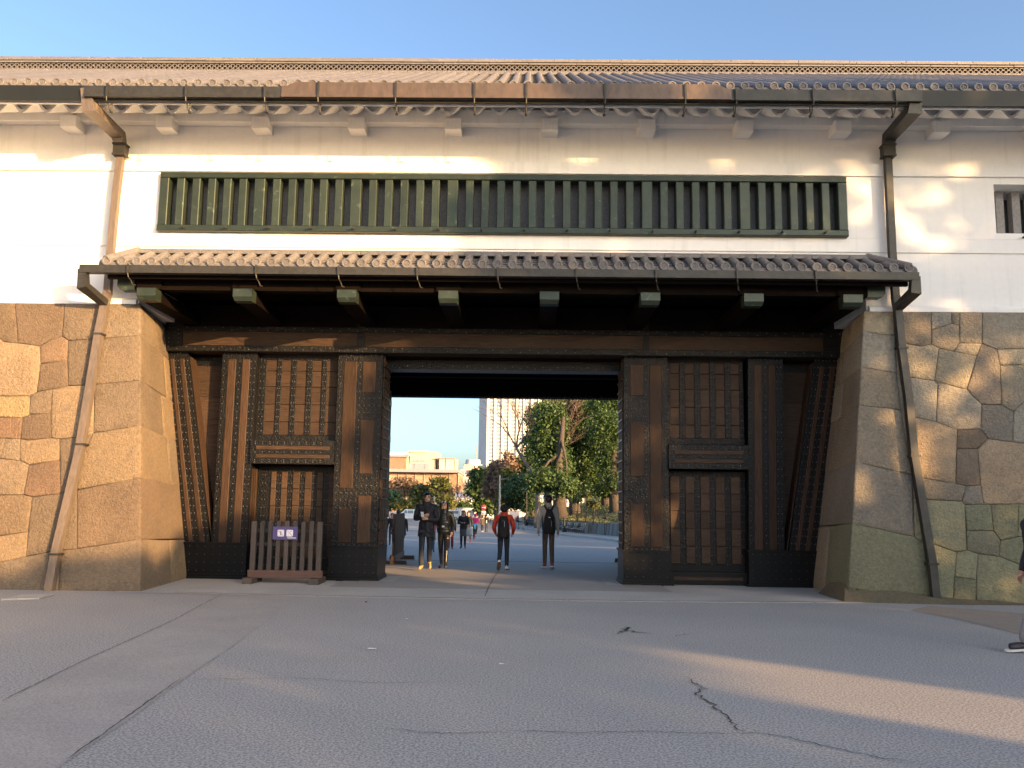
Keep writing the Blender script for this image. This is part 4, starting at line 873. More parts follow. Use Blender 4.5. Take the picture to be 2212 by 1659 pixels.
def shade_mask(u, w_):  # leaves stay only where shade is wanted, cut away for sun patches
    nz = .22*np.sin(u*2.3+1)+.18*np.sin(u*5.1)+.12*np.sin(u*9.7+2)
    low = w_ < 2.9 + .30*nz + .75*np.clip((u-6.9)/1.5, 0, 1)
    ub = 10.45 + .25*np.sin(w_*2.1) + .2*np.sin(w_*4.7+1)
    crown = (u > ub) & (w_ < 10.5 + 1.5*nz + .5*np.sin(u*.9)) & (u < 33)
    ok = low | crown
    ok &= ~((u > 6.5) & (u < 8.05) & (w_ < .58+.15*(u-6.5)))      # gap cut over the rampart to let the low sun onto the forecourt
    ok &= ~((u > 11.95) & (u < 14.0) & (w_ > 1.95) & (w_ < 2.8)); ok &= ~((u > 11.5) & (u < 12.1) & (w_ > 1.75) & (w_ < 2.1))
    uu = u + .16*np.sin(w_*7.3+u*2.1) + .09*np.sin(w_*15.1+u*9); ww = w_ + .13*np.sin(u*8.7+w_*3) + .07*np.sin(u*19+1.3)
    for (hu, hw, ru, rw) in HOLES: ok &= ((uu-hu)/ru)**2 + ((ww-hw)/rw)**2 > 1
    return ok
WALL_TOP = 3.9
def sp_(u, s, z): p = US*u + HS*s; return Vector((p.x, p.y, z))
rw_ = wempty('rampart', sp_(10, S0, 0), 'long grey stone rampart carrying a row of evergreens, opposite the gatehouse', 'rampart')
mb = MB(); u0, u1 = -14, 36
mb.hexa([sp_(u0,S0-1.6,-.1), sp_(u0,S0+3,-.1), sp_(u1,S0+3,-.1), sp_(u1,S0-1.6,-.1), sp_(u0,S0-.8,WALL_TOP), sp_(u0,S0+3,WALL_TOP), sp_(u1,S0+3,WALL_TOP), sp_(u1,S0-.8,WALL_TOP)]); mb.build('rampart_face', M['stone'], rw_, color=(.8,.8,.78))
hd = wempty('shade_hedge', sp_(2, S0+.6, WALL_TOP), 'dense unseen hedge along the top of the rampart, outline cut to shade the forecourt', 'hedge')
n = 44000; u = RNG.uniform(-14, 12.5, n); s = RNG.uniform(S0-.6, S0+2.2, n); z = RNG.uniform(WALL_TOP, 8.2, n)
ok = shade_mask(u, z-SUN_TAN*s) & (z-SUN_TAN*s < 3.9); P = np.outer(u, np.array(US)) + np.outer(s, np.array(HS)); P[:, 2] = z
link('foliage', leaf_mesh('hedge_leaves', P[ok], .22, M['leaf'], .75), hd)
for k, (uc, hh) in enumerate(((11.1,15.6),(15.2,16.4),(19.4,15.8),(23.8,16.2),(28.2,15.6))):
    sc_ = S0+.8; rt_ = wempty('evergreen_oak', sp_(uc, sc_, WALL_TOP), ('broad evergreen oak at the end of the rampart row, beside the hedge','second evergreen oak on the rampart, next along from the hedge','middle evergreen oak of the five on the rampart','fourth evergreen oak on the rampart from the hedge','outermost evergreen oak on the rampart, far from the hedge')[k], 'tree', 'evergreen oaks on the rampart')
    mb = MB(); mb.tube([sp_(uc,sc_,WALL_TOP-.1), sp_(uc+.1,sc_,WALL_TOP+2.5), sp_(uc-.1,sc_+.2,9), sp_(uc,sc_,hh-2.5)], [.34,.27,.2,.08], 9)
    for j in range(8): limb(mb, sp_(uc,sc_,random.uniform(8,11)), sp_(uc+random.uniform(-2.2,2.2), sc_+random.uniform(-1.5,1.5), random.uniform(9.5,hh-1)), .11, .03)
    mb.build('trunk', M['bark'], rt_, True)
    n = 11500; u = uc + RNG.uniform(-2.6, 2.6, n); s = sc_ + RNG.normal(size=n)*1.3; z = RNG.uniform(WALL_TOP-.2, 16.6, n)
    ok = shade_mask(u, z-SUN_TAN*s); P = np.outer(u, np.array(US)) + np.outer(s, np.array(HS)); P[:, 2] = z
    link('crown', leaf_mesh('oak_leaves', P[ok], .30, M['leaf'], .75), rt_)

# unseen white plastered building, added on the left to bounce warm sunlight
cb = wempty('bounce_building', (-23, -12, 0), 'long white plastered building, unseen, added left of the forecourt to bounce sunlight', 'building')
MB().box(-29, -23.2, -48, 9, 0, 2.2).build('stone_base', M['stone'], cb, color=(.95,.95,.95)); MB().box(-28.8, -23.4, -48, 9, 2.201, 9.0).build('wall', M['plaster'], cb)
mb = MB(); mb.add([(-22.3,-48.5,8.8),(-22.3,9.5,8.8),(-26,9.5,11.2),(-26,-48.5,11.2),(-29.8,-48.5,8.8),(-29.8,9.5,8.8)], [(0,1,2,3),(3,2,5,4),(0,3,4),(1,5,2),(0,4,5,1)]); mb.build('roof', M['tile'], cb)
for k in range(7): MB().box(-23.41, -23.36, -44+k*7.5, -42+k*7.5, 5.2, 6.6).build('shutter', M['patina'], cb)
# ================================================================== BEYOND THE GATE
W5 = lambda x, y: (817.4+.0992*x, 954.6+.0992*y)      # crop of the far left background
W6 = lambda x, y: (976.5+.0992*x, 976.5+.0992*y)      # crop of the far right background
W7 = lambda x, y: (1124.65+.13227*x, 976.5+.13227*y)  # crop of the bank
# pavement with kerb, retaining wall, grass bank on the right
kerb = [pg(*q) for q in ((1420,1184),(1328,1170),(1277,1163.5),(1200,1155.5),(1160,1147.5),(1126,1140),(1104,1132.5))]
wallb = [pg(*q) for q in ((1420,1171),(1328,1161.5),(1281,1156.5),(1204,1147.5),(1160,1139.5),(1115,1128.5))]
mb = MB(); L = len(kerb); zz = .13
rows = [[Vector((p.x,p.y,p.z)) for p in kerb], [Vector((p.x,p.y,p.z+zz)) for p in kerb], [Vector((p.x+.35,p.y+.1,p.z+zz)) for p in kerb]]
pvm = MB()
n_ = max(len(kerb), len(wallb)); 
def resample(P, n):
    d = [0]
    for a, b in zip(P, P[1:]): d.append(d[-1]+(b-a).length)
    out = []
    for i in range(n):
        t = d[-1]*i/(n-1); k = max(j for j in range(len(d)) if d[j] <= t+1e-9); k = min(k, len(P)-2); out.append(P[k].lerp(P[k+1], (t-d[k])/(d[k+1]-d[k])))
    return out
KR, WR = resample(kerb, 40), resample(wallb, 40)
for a, b in zip(KR, WR): pvm.v += [(a.x+.25, a.y, ground_z(a.y)+.125), (b.x+.6, b.y+.6, ground_z(b.y)+.125)]
for i in range(39): pvm.f.append((2*i,2*i+1,2*i+3,2*i+2)); pvm.m.append(0)
pavement = tag(pvm.build('pavement', M['asphalt2']), kind='structure')
for i in range(39):
    a, b = KR[i], KR[i+1]; d = (b-a)*.006; a, b = a+d, b-d; mb = MB(); za, zb_ = ground_z(a.y), ground_z(b.y)
    mb.hexa([(a.x,a.y,za-.05),(a.x+.3,a.y,za-.05),(b.x+.3,b.y,zb_-.05),(b.x,b.y,zb_-.05),(a.x+.02,a.y,za+.135),(a.x+.3,a.y,za+.135),(b.x+.3,b.y,zb_+.135),(b.x+.02,b.y,zb_+.135)]); mb.build('kerb_stone', M['kerb'], pavement)
rwl = wempty('retaining_wall', WR[8], 'low rough stone retaining wall behind the row of benches', 'retaining wall'); WH = 1.0
M['rubble'] = mat('rubble', (.21,.20,.19), (.12,.115,.11), rough=.9, big=1.6, fine=9, bump=.8, bdist=.05, rand=.25)
for i in range(39):
    a, b = WR[i], WR[i+1]; seg = (b-a); nst = max(1, int(seg.length/1.1)); 
    for k in range(nst):
        p, q = a.lerp(b, k/nst), a.lerp(b, (k+1)/nst); g_ = (q-p)*.01; p, q = p+g_, q-g_; hgt = WH*random.uniform(.93,1.04); zb0 = ground_z(p.y)+.1
        mb = MB(); o_ = random.uniform(-.05,.05); mb.hexa([(p.x+o_,p.y,zb0),(p.x+.9,p.y+.5,zb0),(q.x+.9,q.y+.5,zb0),(q.x+o_,q.y,zb0),(p.x+.12+o_,p.y,zb0+hgt),(p.x+.9,p.y+.5,zb0+hgt),(q.x+.9,q.y+.5,zb0+hgt),(q.x+.12+o_,q.y,zb0+hgt)]); mb.build('wall_stone', M['rubble'], rwl)
WA, WB = WR[0], WR[-1]; wd2 = Vector((WB.x-WA.x, WB.y-WA.y, 0)).normalized(); wn2 = Vector((wd2.y, -wd2.x, 0))
def bank_z(x, y):
    # height above the nearest stretch of wall, rising away from it
    best = 1e9
    for i in range(0, 39, 3):
        a, b = WR[i], WR[min(i+3,39)]; ab = Vector((b.x-a.x,b.y-a.y,0)); ap = Vector((x-a.x,y-a.y,0)); t = max(0,min(1,ap.dot(ab)/ab.length_squared)); best = min(best, (ap-ab*t).length)
    d = max(0, best-.3); return -.93+WH+.12 + min(.20*d, 3.4+.05*d) + .12*math.sin(x*.7)*min(1,d*.2)
bk = MB(); ns, nt_ = 40, 16
for i in range(ns):
    p = WR[i]
    for j in range(nt_):
        d = .45+ (j/(nt_-1))**1.4*48; x, y = p.x+wn2.x*d, p.y+wn2.y*d; bk.v.append((x, y, bank_z(x,y) if j else ground_z(p.y)+WH+.05))
for i in range(ns-1):
    for j in range(nt_-1): bk.f.append((i*nt_+j, i*nt_+j+1, (i+1)*nt_+j+1, (i+1)*nt_+j)); bk.m.append(0)
bank = tag(bk.build('grass_bank', M['grass'], None, True), kind='structure')
gp = []
for _ in range(26000):
    i = random.random()*38.9; p = WR[int(i)].lerp(WR[int(i)+1], i-int(i)); d = .5+random.random()**1.5*22; x, y = p.x+wn2.x*d, p.y+wn2.y*d; gp.append((x, y, bank_z(x,y)+.05))
tag(link('grass', leaf_mesh('grass', gp, .26, leafmat('grass_blade', (.13,.155,.05), (.21,.19,.085), .2), .35, .0), None), 'short winter grass covering the bank behind the retaining wall', 'grass', kind='stuff')
def on_bank(x, y):
    d = ray(x, y); p = None
    for k in range(200):
        Y = 45+k*.5; q = C0 + d*(Y/d.y)
        j = min(range(40), key=lambda i: (WR[i].x-q.x)**2+(WR[i].y-q.y)**2)
        if Vector((q.x-WR[j].x, q.y-WR[j].y, 0)).dot(wn2) > .8 and q.z <= bank_z(q.x, q.y): return q
    return C0 + d*(80/d.y)
# railing along the bank edge
rl = wempty('bank_railing', WR[6]+wn2*1.6, 'low dark wire railing along the foot of the grass bank', 'railing'); pr_ = None
for i in range(0, 40):
    p = WR[i]+wn2*2.2; z = bank_z(p.x,p.y); mb = MB(); mb.tube([(p.x,p.y,z-.1),(p.x,p.y,z+.72)], .035, 5); mb.build('post', M['iron'], rl)
    if pr_: mb = MB(); mb.tube([(pr_.x,pr_.y,bank_z(pr_.x,pr_.y)+.68),(p.x,p.y,z+.68)], .02, 4); mb.build('rail', M['iron'], rl)
    pr_ = p
# benches
def bench():
    b = empty('park_bench', (0,0,0), 'slatted pale timber bench with dark iron legs in front of the retaining wall', 'bench', 'benches along the retaining wall')
    wd_ = mat('bench_slat', (.42,.37,.32), (.30,.27,.24), rough=.7, big=2, fine=12, bump=.1) if 'bs' not in M else M['bs']; M['bs'] = wd_
    for k in range(4): MB().box(-.85,.85,-.42+k*.115,-.32+k*.115,.40,.44).build('seat_slat', wd_, b)
    for k in range(5):
        z = .50+k*.095; y = .06+k*.03+.02*math.sin(k); MB().hexa([(-.85,y,z),(.85,y,z),(.85,y+.03,z),(-.85,y+.03,z),(-.85,y+.025,z+.08),(.85,y+.025,z+.08),(.85,y+.055,z+.08),(-.85,y+.055,z+.08)]).build('back_slat', wd_, b)
    for x in (-.7, .0, .7):
        mb = MB(); mb.tube([(x,-.40,0),(x,-.34,.22),(x,-.40,.39)], .03, 5); mb.tube([(x,.14,0),(x,.02,.25),(x,.05,.42),(x,.20,.98)], .03, 5); mb.tube([(x,-.4,.385),(x,.06,.385)], .028, 5); mb.tube([(x,-.4,.40),(x,-.38,.62),(x,.08,.64)], .022, 5); mb.build('leg_frame', M['iron'], b)
    return b
bn = bench(); first = True; ORD = ['first','second','third','fourth','fifth','sixth','seventh','eighth','ninth','tenth','eleventh','twelfth','thirteenth']; bi = 0
for q in ((1262,1156),(1246.5,1153.6),(1232,1151.8),(1219.5,1149.2),(1209,1147.6),(1160,1137.9),(1155,1136.6),(1150,1135.4),(1145.5,1134.2),(1141,1133.2),(1127,1130.2),(1123,1129.4),(1119,1128.6)):
    p = pg(*q); o = bn if first else copy_tree(bn); first = False; k = min(range(39), key=lambda i: (WR[i]-p).length); t = (WR[k+1]-WR[k]).normalized()
    o['label'] = 'slatted pale timber bench, %s from the thin signpost along the retaining wall' % ORD[bi]; bi += 1
    o.location = (p.x-.3, p.y, p.z+.125); o.rotation_euler = (0,0,math.atan2(t.y,t.x)+math.pi)
# lamps
def lamp(h):
    b = empty('street_lamp', (0,0,0)); gl = plain('lamp_glass', (.72,.76,.76), .3) if 'lg' not in M else M['lg']; M['lg'] = gl; dk = M['iron']
    mb = MB(); mb.lathe([(.30,0),(.30,.10),(.22,.14),(.20,.45),(.14,.55),(.11,.62)], (0,0,0), 'z', 10); mb.build('lamp_base', M['kerb'] if False else dk, b)
    mb = MB(); mb.lathe([(.095,.6),(.085,2),(.075,h-.95),(.12,h-.93),(.12,h-.88)], (0,0,0), 'z', 8); mb.build('pole', dk, b)
    mb = MB(); mb.lathe([(.13,h-.86),(.20,h-.30)], (0,0,0), 'z', 4); ln = mb.build('lantern', gl, b)
    mb = MB(); mb.lathe([(.30,h-.30),(.32,h-.26),(.16,h-.10),(.05,h-.06),(.05,h)], (0,0,0), 'z', 8); mb.lathe([(.15,h-.89),(.15,h-.855)], (0,0,0), 'z', 8)
    for k in range(4): a = math.pi/2*k; mb.tube([(.135*math.cos(a),.135*math.sin(a),h-.86),(.205*math.cos(a),.205*math.sin(a),h-.29)], .016, 4)
    mb.build('lantern_frame', dk, ln); return b
for (bx_, by_, ty, lab) in ((1219,1153.5,1013.5,'tall dark street lamp beside the nearer benches'), (1137,1137.5,1044,'dark street lamp beside the small white notice on the pavement'), (1095.6,1129.5,1056,'dark street lamp farthest along the pavement, before the pines')):
    p = pg(bx_, by_); h = py(bx_, ty, p.y).z-p.z; o = lamp(h); o.location = (p.x, p.y, p.z+.005); tag(o, lab, 'street lamp', 'street lamps on the pavement')
for q, lab in (((1120,1142),'slim grey barrier post standing on the road by the kerb'), ((1130,1144.5),'slim pale barrier post with a flat foot by the kerb')):
    p = pg(*q); o = empty('barrier_post', p, lab, 'barrier post'); mb = MB(); mb.lathe([(.16,0),(.16,.04),(.03,.06),(.03,1.0),(.045,1.0),(.045,1.06)], (0,0,0), 'z', 8); mb.build('post', M['gutter'], o)
p = pg(1128, 1132); o = empty('notice_stand', p+Vector((0,0,.13)), 'small white notice board standing on the pavement by the lamp', 'notice board')
for k in range(2): MB().box(-.5+k*.52, -.02+k*.52, -.03, .03, .35, 1.75).build('panel', plain('white_paint', (.75,.76,.77), .5), o)
for x in (-.48, .48): MB().box(x-.03, x+.03, .03, .09, 0, 1.8).build('leg', M['gutter'], o)
p = pg(1306,1160); o = empty('small_signpost', p+Vector((0,0,.12)), 'thin post with a tiny plate before the retaining wall', 'signpost'); mb = MB(); mb.tube([(0,0,0),(0,0,1.5)], .025, 6); mb.build('post', M['gutter'], o); MB().box(-.13,.13,-.03,-.01,1.32,1.5).build('plate', M['gutter'], o)

# trees on and behind the bank; a tree is given by its foot and by blobs (frame x, y, half width, half height, distance)
def blobs_px(L, Y):
    out = []
    for (x, y, rx, ry) in L:
        k = Y/FPX*1.01; p = py(x, y, Y); out.append((p.x, p.y+random.uniform(-2,2), p.z, rx*k, max(1.5, (rx+ry)*.5*k), ry*k))
    return out
def tree_px(name, label, foot, Y, L, n, size, mt, r=.3, top=None, bark='bark', clump=.9, lean=(0,0), group='trees beyond the gate', cat='tree', per=26):
    if isinstance(foot, Vector): base = foot
    else: b = py(foot[0], foot[1], Y); base = Vector((b.x, Y, min(b.z, ground_z(Y)) if foot[1] > 1110 else b.z))
    bl = blobs_px(L, Y); tp = top if top is not None else max(b[2] for b in bl); return tree(name, label, base, tp, bl, n, size, mt, r, bark, group, clump, lean, per=per, cat=cat)
f = on_bank(1243.7, 1112.7); tree_px('camphor_tree', 'broad evergreen with a thick pale leaning trunk on the grass bank', f, f.y, [(1235,1010,40,38),(1205,960,38,40),(1260,930,42,40),(1225,890,45,34),(1275,990,30,34),(1290,1040,34,24),(1240,1062,30,18),(1170,910,26,28),(1300,900,34,34),(1295,955,32,32),(1270,880,36,26)], 56000, .24, M['leaf'], .55, lean=(-2.2,1), clump=.8)
f2 = on_bank(1331, 1106); tree_px('camphor_tree', 'evergreen with sunlit yellow-green leaves low on the bank, beside the gate pillar', f2, f2.y, [(1330,1000,38,44),(1310,930,44,44),(1350,900,44,40),(1345,1045,40,26),(1300,1062,30,13),(1380,980,40,50),(1320,870,50,30)], 34000, .23, M['leaf'], .5, clump=.7)
f3 = on_bank(1311, 1091.6); tree_px('camphor_tree', 'dark trunked evergreen standing higher on the bank between the two camphors', f3, f3.y, [(1300,1000,40,40),(1330,940,45,45),(1270,1020,30,26)], 14000, .3, M['leaf'], .5, clump=.8)
f4 = on_bank(1210.6, 1097); tree_px('camphor_tree', 'evergreen behind the man in the cream jumper, dark trunk on the bank crest', f4, f4.y, [(1200,1000,36,34),(1180,950,34,40),(1170,1040,32,24),(1215,1050,24,22),(1190,900,32,36)], 20000, .28, M['leaf'], .5, clump=.8)
f5 = on_bank(1290, 1088); tree_px('young_tree', 'slim twin-stemmed tree halfway up the bank', f5, f5.y, [(1292,1050,16,16),(1285,1030,14,18)], 1500, .35, M['leaf2'], .2, clump=.6)
for (x, y, rx, ry) in ((1247,1078,9,9),(1282,1090,8,7),(1265,1068,12,6)):
    q = py(x, y, 72); P = clump_points([(q.x,q.y,q.z,rx*.041,.6,ry*.041)], 260, .35, 20); s_ = tag(link('sapling', None), None) if False else None
    o = wempty('sapling', Vector((q.x, q.y, bank_z(q.x,q.y))), {1247:'bright yellow-green tuft of shoots on the big leaning trunk',1282:'lone bright green sapling on the open grass slope',1265:'sunlit leafy spray hanging over the grass slope'}[x], 'sapling')
    mb = MB(); mb.tube([(q.x,q.y,bank_z(q.x,q.y)-.1),(q.x+.1,q.y,q.z)], [.06,.03], 5); mb.build('stem', M['bark'], o); link('foliage', leaf_mesh('sapling_leaves', P, .28, M['leaf2']), o)
tree_px('evergreen_tree', 'tall dark evergreen rising where the pavement bends', (1186,1108), 128, [(1150,1010,32,38),(1165,950,34,44),(1135,1050,30,28),(1180,1000,30,40),(1160,900,26,24),(1200,880,30,32),(1240,905,34,42),(1290,885,34,32),(1330,890,30,34),(1270,960,36,34)], 40000, .38, M['leaf'], .5, clump=1.0)
tree_px('pine_tree', 'dark spreading pine with a leaning trunk behind the far street lamp', (1160,1114), 118, [(1117,1085,26,12),(1130,1065,24,12),(1108,1060,18,12),(1145,1090,20,12),(1125,1040,18,12)], 12000, .36, M['leaf3'], .28, clump=.9, lean=(-2.5,0))
tree_px('maple_tree', 'rusty brown conical tree against the tower', (1096,1120), 126, [(1096,1020,15,28),(1104,1000,13,22),(1088,1048,13,18)], 3500, .55, M['brownleaf'], .3, clump=1.0)
tree_px('olive_tree', 'yellow-green leafy tree between the brown trees and the pine', (1093,1122), 120, [(1094,1060,11,18),(1098,1030,9,14)], 2200, .5, M['leaf2'], .25, clump=.9)
tree_px('maple_tree', 'reddish brown bushy tree behind the white pole', (1070,1118), 135, [(1068,1045,15,22),(1075,1020,12,18),(1062,1065,12,10)], 3200, .6, M['brownleaf'], .3, clump=1.0)
tree_px('evergreen_tree', 'rounded green tree with a sunlit top left of the tower foot', (1040,1114), 150, [(1038,1030,14,14),(1036,1058,18,20),(1046,1085,16,14)], 6000, .7, M['leaf'], .4, clump=1.3)
tree_px('pine_tree', 'small pale green cloud-pruned pine beside the white pole', (1080,1114), 118, [(1080,1076,6,4),(1078,1086,7,4),(1081,1096,6,4)], 700, .4, M['leaf2'], .15, clump=.5)
tree_px('shrub', 'dark rounded shrub behind the round road sign', (1048,1112), 152, [(1046,1097,16,9),(1060,1100,10,7)], 1500, .6, M['leaf'], .2, clump=1.0, cat='shrub')
tree_px('zelkova_tree', 'bare brown tree crown above the left pines', (865,1112), 205, [(866,1050,34,16),(845,1062,24,14),(888,1058,20,14)], 5200, .75, M['brownleaf'], .45, clump=1.3, bark='palebark')
tree_px('evergreen_tree', 'green sunlit tree between the brown crown and the tall green one', (912,1112), 200, [(912,1062,17,16),(905,1085,16,12),(920,1080,12,14)], 3500, .8, M['leaf2'], .4, clump=1.4)
tree_px('evergreen_tree', 'tall green tree above the two people in dark coats', (952,1112), 195, [(952,1052,16,20),(960,1070,16,16),(942,1072,12,14)], 4200, .8, M['leaf2'], .4, clump=1.4)
tree_px('pine_tree', 'broad pine at the left edge of the gate opening', (838,1114), 165, [(832,1080,18,8),(848,1088,18,7),(826,1094,16,7),(844,1070,14,6)], 3600, .6, M['leaf3'], .35, clump=1.0)
tree_px('pine_tree', 'low yellowish pine spreading over the couple walking away', (876,1114), 160, [(876,1094,18,6),(864,1088,14,5),(886,1100,14,5)], 2200, .6, M['leaf2'], .3, clump=.9)
tree_px('pine_tree', 'small pale pine in front of the blue-roofed house', (967,1112), 170, [(966,1080,10,8),(972,1090,10,7),(960,1094,10,7)], 1700, .6, M['leaf2'], .3, clump=.9)
tree_px('shrub', 'dark clipped shrub in front of the blue-roofed house', (1004,1112), 172, [(1003,1094,13,8)], 1200, .6, M['leaf'], .2, clump=.9, cat='shrub')
b = py(1005,1110,185); bare_tree('bare_tree', 'vase-shaped bare pinkish tree beside the blue-roofed house', (b.x,185,ground_z(185)), 11.5, .75, .34, 'trees beyond the gate', 6, seed=5)
b = py(985,1110,190); bare_tree('bare_tree', 'second bare brown tree left of the vase-shaped one', (b.x,190,ground_z(190)), 10, .7, .3, 'trees beyond the gate', 5, seed=9)
b = py(1160,1118,98); bare_tree('bare_tree', 'tall leafless tree reaching out of the evergreens across the tower', (b.x,98,ground_z(98)), 22, .85, .42, 'trees beyond the gate', 6, seed=12)

for (tx, ty, lab) in ((25,27,'large unseen evergreen added behind the far end of the gatehouse to dapple the road'),(30,21,'unseen evergreen added just past the end of the gatehouse to dapple the road'),(34,31,'tall unseen evergreen added behind the two at the gatehouse end to dapple the road'),(27,48,'unseen evergreen added at the back of the bank, past the camphors, to dapple the road')):  # unseen trees, added to break the low sun into streaks on the road
    tree('evergreen_tree', lab, (tx,ty,0), 10, [(tx,ty,8.6,3.6,3.6,3.2),(tx-1.5,ty,5.2,2.8,2.6,2.2),(tx+2,ty+1,6,2.8,2.8,2.6)], 7000, .42, M['leaf'], .4, clump=.9)
# ------------------------------------------------------------------ far buildings
conc = mat('tower_stone', (.62,.58,.53), (.56,.52,.48), rough=.7, big=.1, fine=1, bump=0); glassm = plain('far_glass', (.20,.25,.30), .15); beige = mat('beige_panel', (.60,.46,.33), (.54,.42,.30), rough=.7, big=.08, fine=.8, bump=0); red = mat('terracotta_louvre', (.42,.22,.14), (.36,.19,.12), rough=.75, big=.08, fine=.8, bump=0); cream = mat('cream_panel', (.68,.56,.38), (.62,.51,.36), rough=.7, big=.1, fine=.8, bump=0); slab = plain('roof_slab', (.24,.23,.25), .6); greyp = plain('grey_panel', (.42,.45,.49), .5)
def bx(x0, y0, x1, y1, Y, dep, mt, nm, par, dy=0):     # frame rectangle at distance Y, `dep` metres deep behind it
    a, b = py(x0, y1, Y), py(x1, y0, Y); return MB().box(a.x, b.x, Y-dy, Y-dy+dep, a.z, b.z).build(nm, mt, par)
YT = 760; tw = wempty('tower_block', (py(1080,1097,YT).x, YT, -1), 'tall pale tower block with vertical bands of windows', 'tower')
xa, xb = py(1050,1000,YT).x, py(1262,1000,YT).x; H_T = 118
mb = MB(); mb.add([(xa,YT,-1),(xb,YT,-1),(xb,YT+60,-1),(xa-9.5,YT+40,-1),(xa,YT,H_T),(xb,YT,H_T),(xb,YT+60,H_T),(xa-9.5,YT+40,H_T)], [(0,1,5,4),(1,2,6,5),(2,3,7,6),(3,0,4,7),(4,5,6,7)]); mb.build('wall', conc, tw)
bay = (xb-xa)/13.3
for i in range(13):
    x0 = xa+(i+.35)*bay
    MB().box(xa+(i+1)*bay-.25, xa+(i+1)*bay+.25, YT-1.2, YT, 0, H_T).build('fin', slab if i % 2 else conc, tw)
    z = 10
    while z < H_T-3: MB().box(x0+.3, x0+bay*.58, YT-.25, YT-.01, z, z+1.9).build('window', glassm, tw); z += 3.35
YB = 420; ob = wempty('museum_block', (py(905,1100,YB).x, YB, -1), 'long low building with terracotta louvred front and flat dark roof slab', 'building')
bx(700, 1024.5, 991.5, 1108, YB, 30, red, 'wall', ob); bx(690, 1015.6, 993, 1018, YB, 40, slab, 'roof_slab', ob, 6); bx(700, 1018, 991, 1024.5, YB, 28, beige, 'clerestory_wall', ob, -2)
k = 0
for x in np.arange(841.2-18.5*4, 992, 18.5): bx(x-.8, 1018, x+.8, 1100, YB, 1.5, slab, 'pier', ob, 1.2)
for x in (860,878,904,922,940,976,829): bx(x, 1019.5, x+13, 1023.8, YB, .8, glassm, 'window', ob, -1.6)
bx(901,1029,914,1034,YB,.8,glassm,'window',ob,.5)
lv = MB()
for x in np.arange(702, 991, 2.3): a, b_ = py(x, 1100, YB), py(x+.9, 1025, YB); lv.box(a.x, b_.x, YB-.7, YB-.01, a.z, b_.z)
tag(lv.build('louvres', plain('louvre_light', (.55,.36,.24), .7), ob), kind='stuff')
ub_ = wempty('upper_block', (py(880,1014,YB+30).x, YB+30, -1), 'beige upper storey block with wide glazing rising behind the roof slab', 'building'); Yc = YB+34
bx(882, 975, 942, 1110, Yc, 30, beige, 'wall', ub_); bx(882, 974.2, 921, 976.5, Yc, 20, cream, 'parapet', ub_, 1)
for i, x in enumerate((884,893,902,911)): bx(x, 994, x+8, 997.3, Yc, .6, glassm, 'window', ub_, .4)
for x in (882.5, 895, 906, 918): bx(x, 1001, x+(11.5 if x < 918 else 9), 1013.5, Yc, .6, glassm, 'window', ub_, .4)
lb_ = wempty('louvred_block', (py(850,1014,Yc).x, Yc, -1), 'cream louvred block with a flat dark roof at the left of the opening', 'building')
bx(720, 985.5, 881.5, 1110, Yc-2, 25, cream, 'wall', lb_); bx(715, 983.6, 883, 985.4, Yc-2, 28, slab, 'roof', lb_, 1.5); bx(841.5, 980, 847.5, 984, Yc, 5, M['plaster'], 'roof_unit', lb_); bx(720,977,880,983.5,Yc+20,6,greyp,'plant_screen',lb_)
lv = MB()
for x in np.arange(722, 880, 2.6): a, b_ = py(x, 1015, Yc-2), py(x+1, 986, Yc-2); lv.box(a.x, b_.x, Yc-2.7, Yc-2.01, a.z, b_.z)
tag(lv.build('louvres', plain('louvre_sand', (.50,.36,.24), .7), lb_), kind='stuff')
cb_ = wempty('cream_cube', (py(962,1014,Yc).x, Yc, -1), 'small cream louvred cube with a dark left flank and flat roof', 'building')
bx(946.5, 990, 980.5, 1110, Yc-2, 20, cream, 'wall', cb_); bx(943.8, 989.2, 982.4, 990.6, Yc-2, 24, slab, 'roof', cb_, 1); bx(943.6, 990.7, 946.4, 1110, Yc-2, 20, slab, 'flank', cb_); bx(980.6, 990.7, 982, 1110, Yc-2, 20, beige, 'edge', cb_)
for x in (963,): bx(x, 991, x+.7, 1014, Yc-2, .5, slab, 'joint', cb_, .5)
gb = wempty('glass_office', (py(1010,1014,460).x, 460, -1), 'grey glass office block below the round silver roof', 'building'); bx(993, 1015, 1034, 1110, 460, 25, greyp, 'wall', gb)
bx(995,1016.5,1007,1023,460,.6,glassm,'window',gb,.5); bx(1009,1016,1031,1024.5,460,.6,plain('dark_glass',(.06,.06,.09),.2),'window',gb,.5); bx(994,1026,1032,1027.5,460,1,M['plaster'],'sill',gb,1)
db = wempty('drum_building', (py(1018,1010,540).x, 540, -1), 'round silver drum roof on a brown base before the tower', 'building'); c1, c2_ = py(1003,1002,540), py(1037,992,540); cxm, rr = (c1.x+c2_.x)/2, (c2_.x-c1.x)/2
bx(1000,1004,1034,1110,540,20,beige,'base',db); mb = MB(); mb.lathe([(rr*1.05,c1.z-.6),(rr*1.25,c1.z-.5),(rr*1.25,c1.z),(rr*1.02,c1.z),(rr*.92,c2_.z),(rr*.5,c2_.z+.3)], (cxm,548,0), 'z', 24); mb.build('drum', greyp, db, False); mb = MB(); mb.tube([(cxm+2,548,c2_.z),(cxm+2,548,c2_.z+9)], .25, 5); mb.build('mast', red, db)
hb_ = wempty('blue_roof_house', (py(990,1100,215).x, 215, -1), 'low white house with a wide blue-grey roof', 'house'); bx(985,1076,1016,1112,215,8,M['plaster'],'wall',hb_)
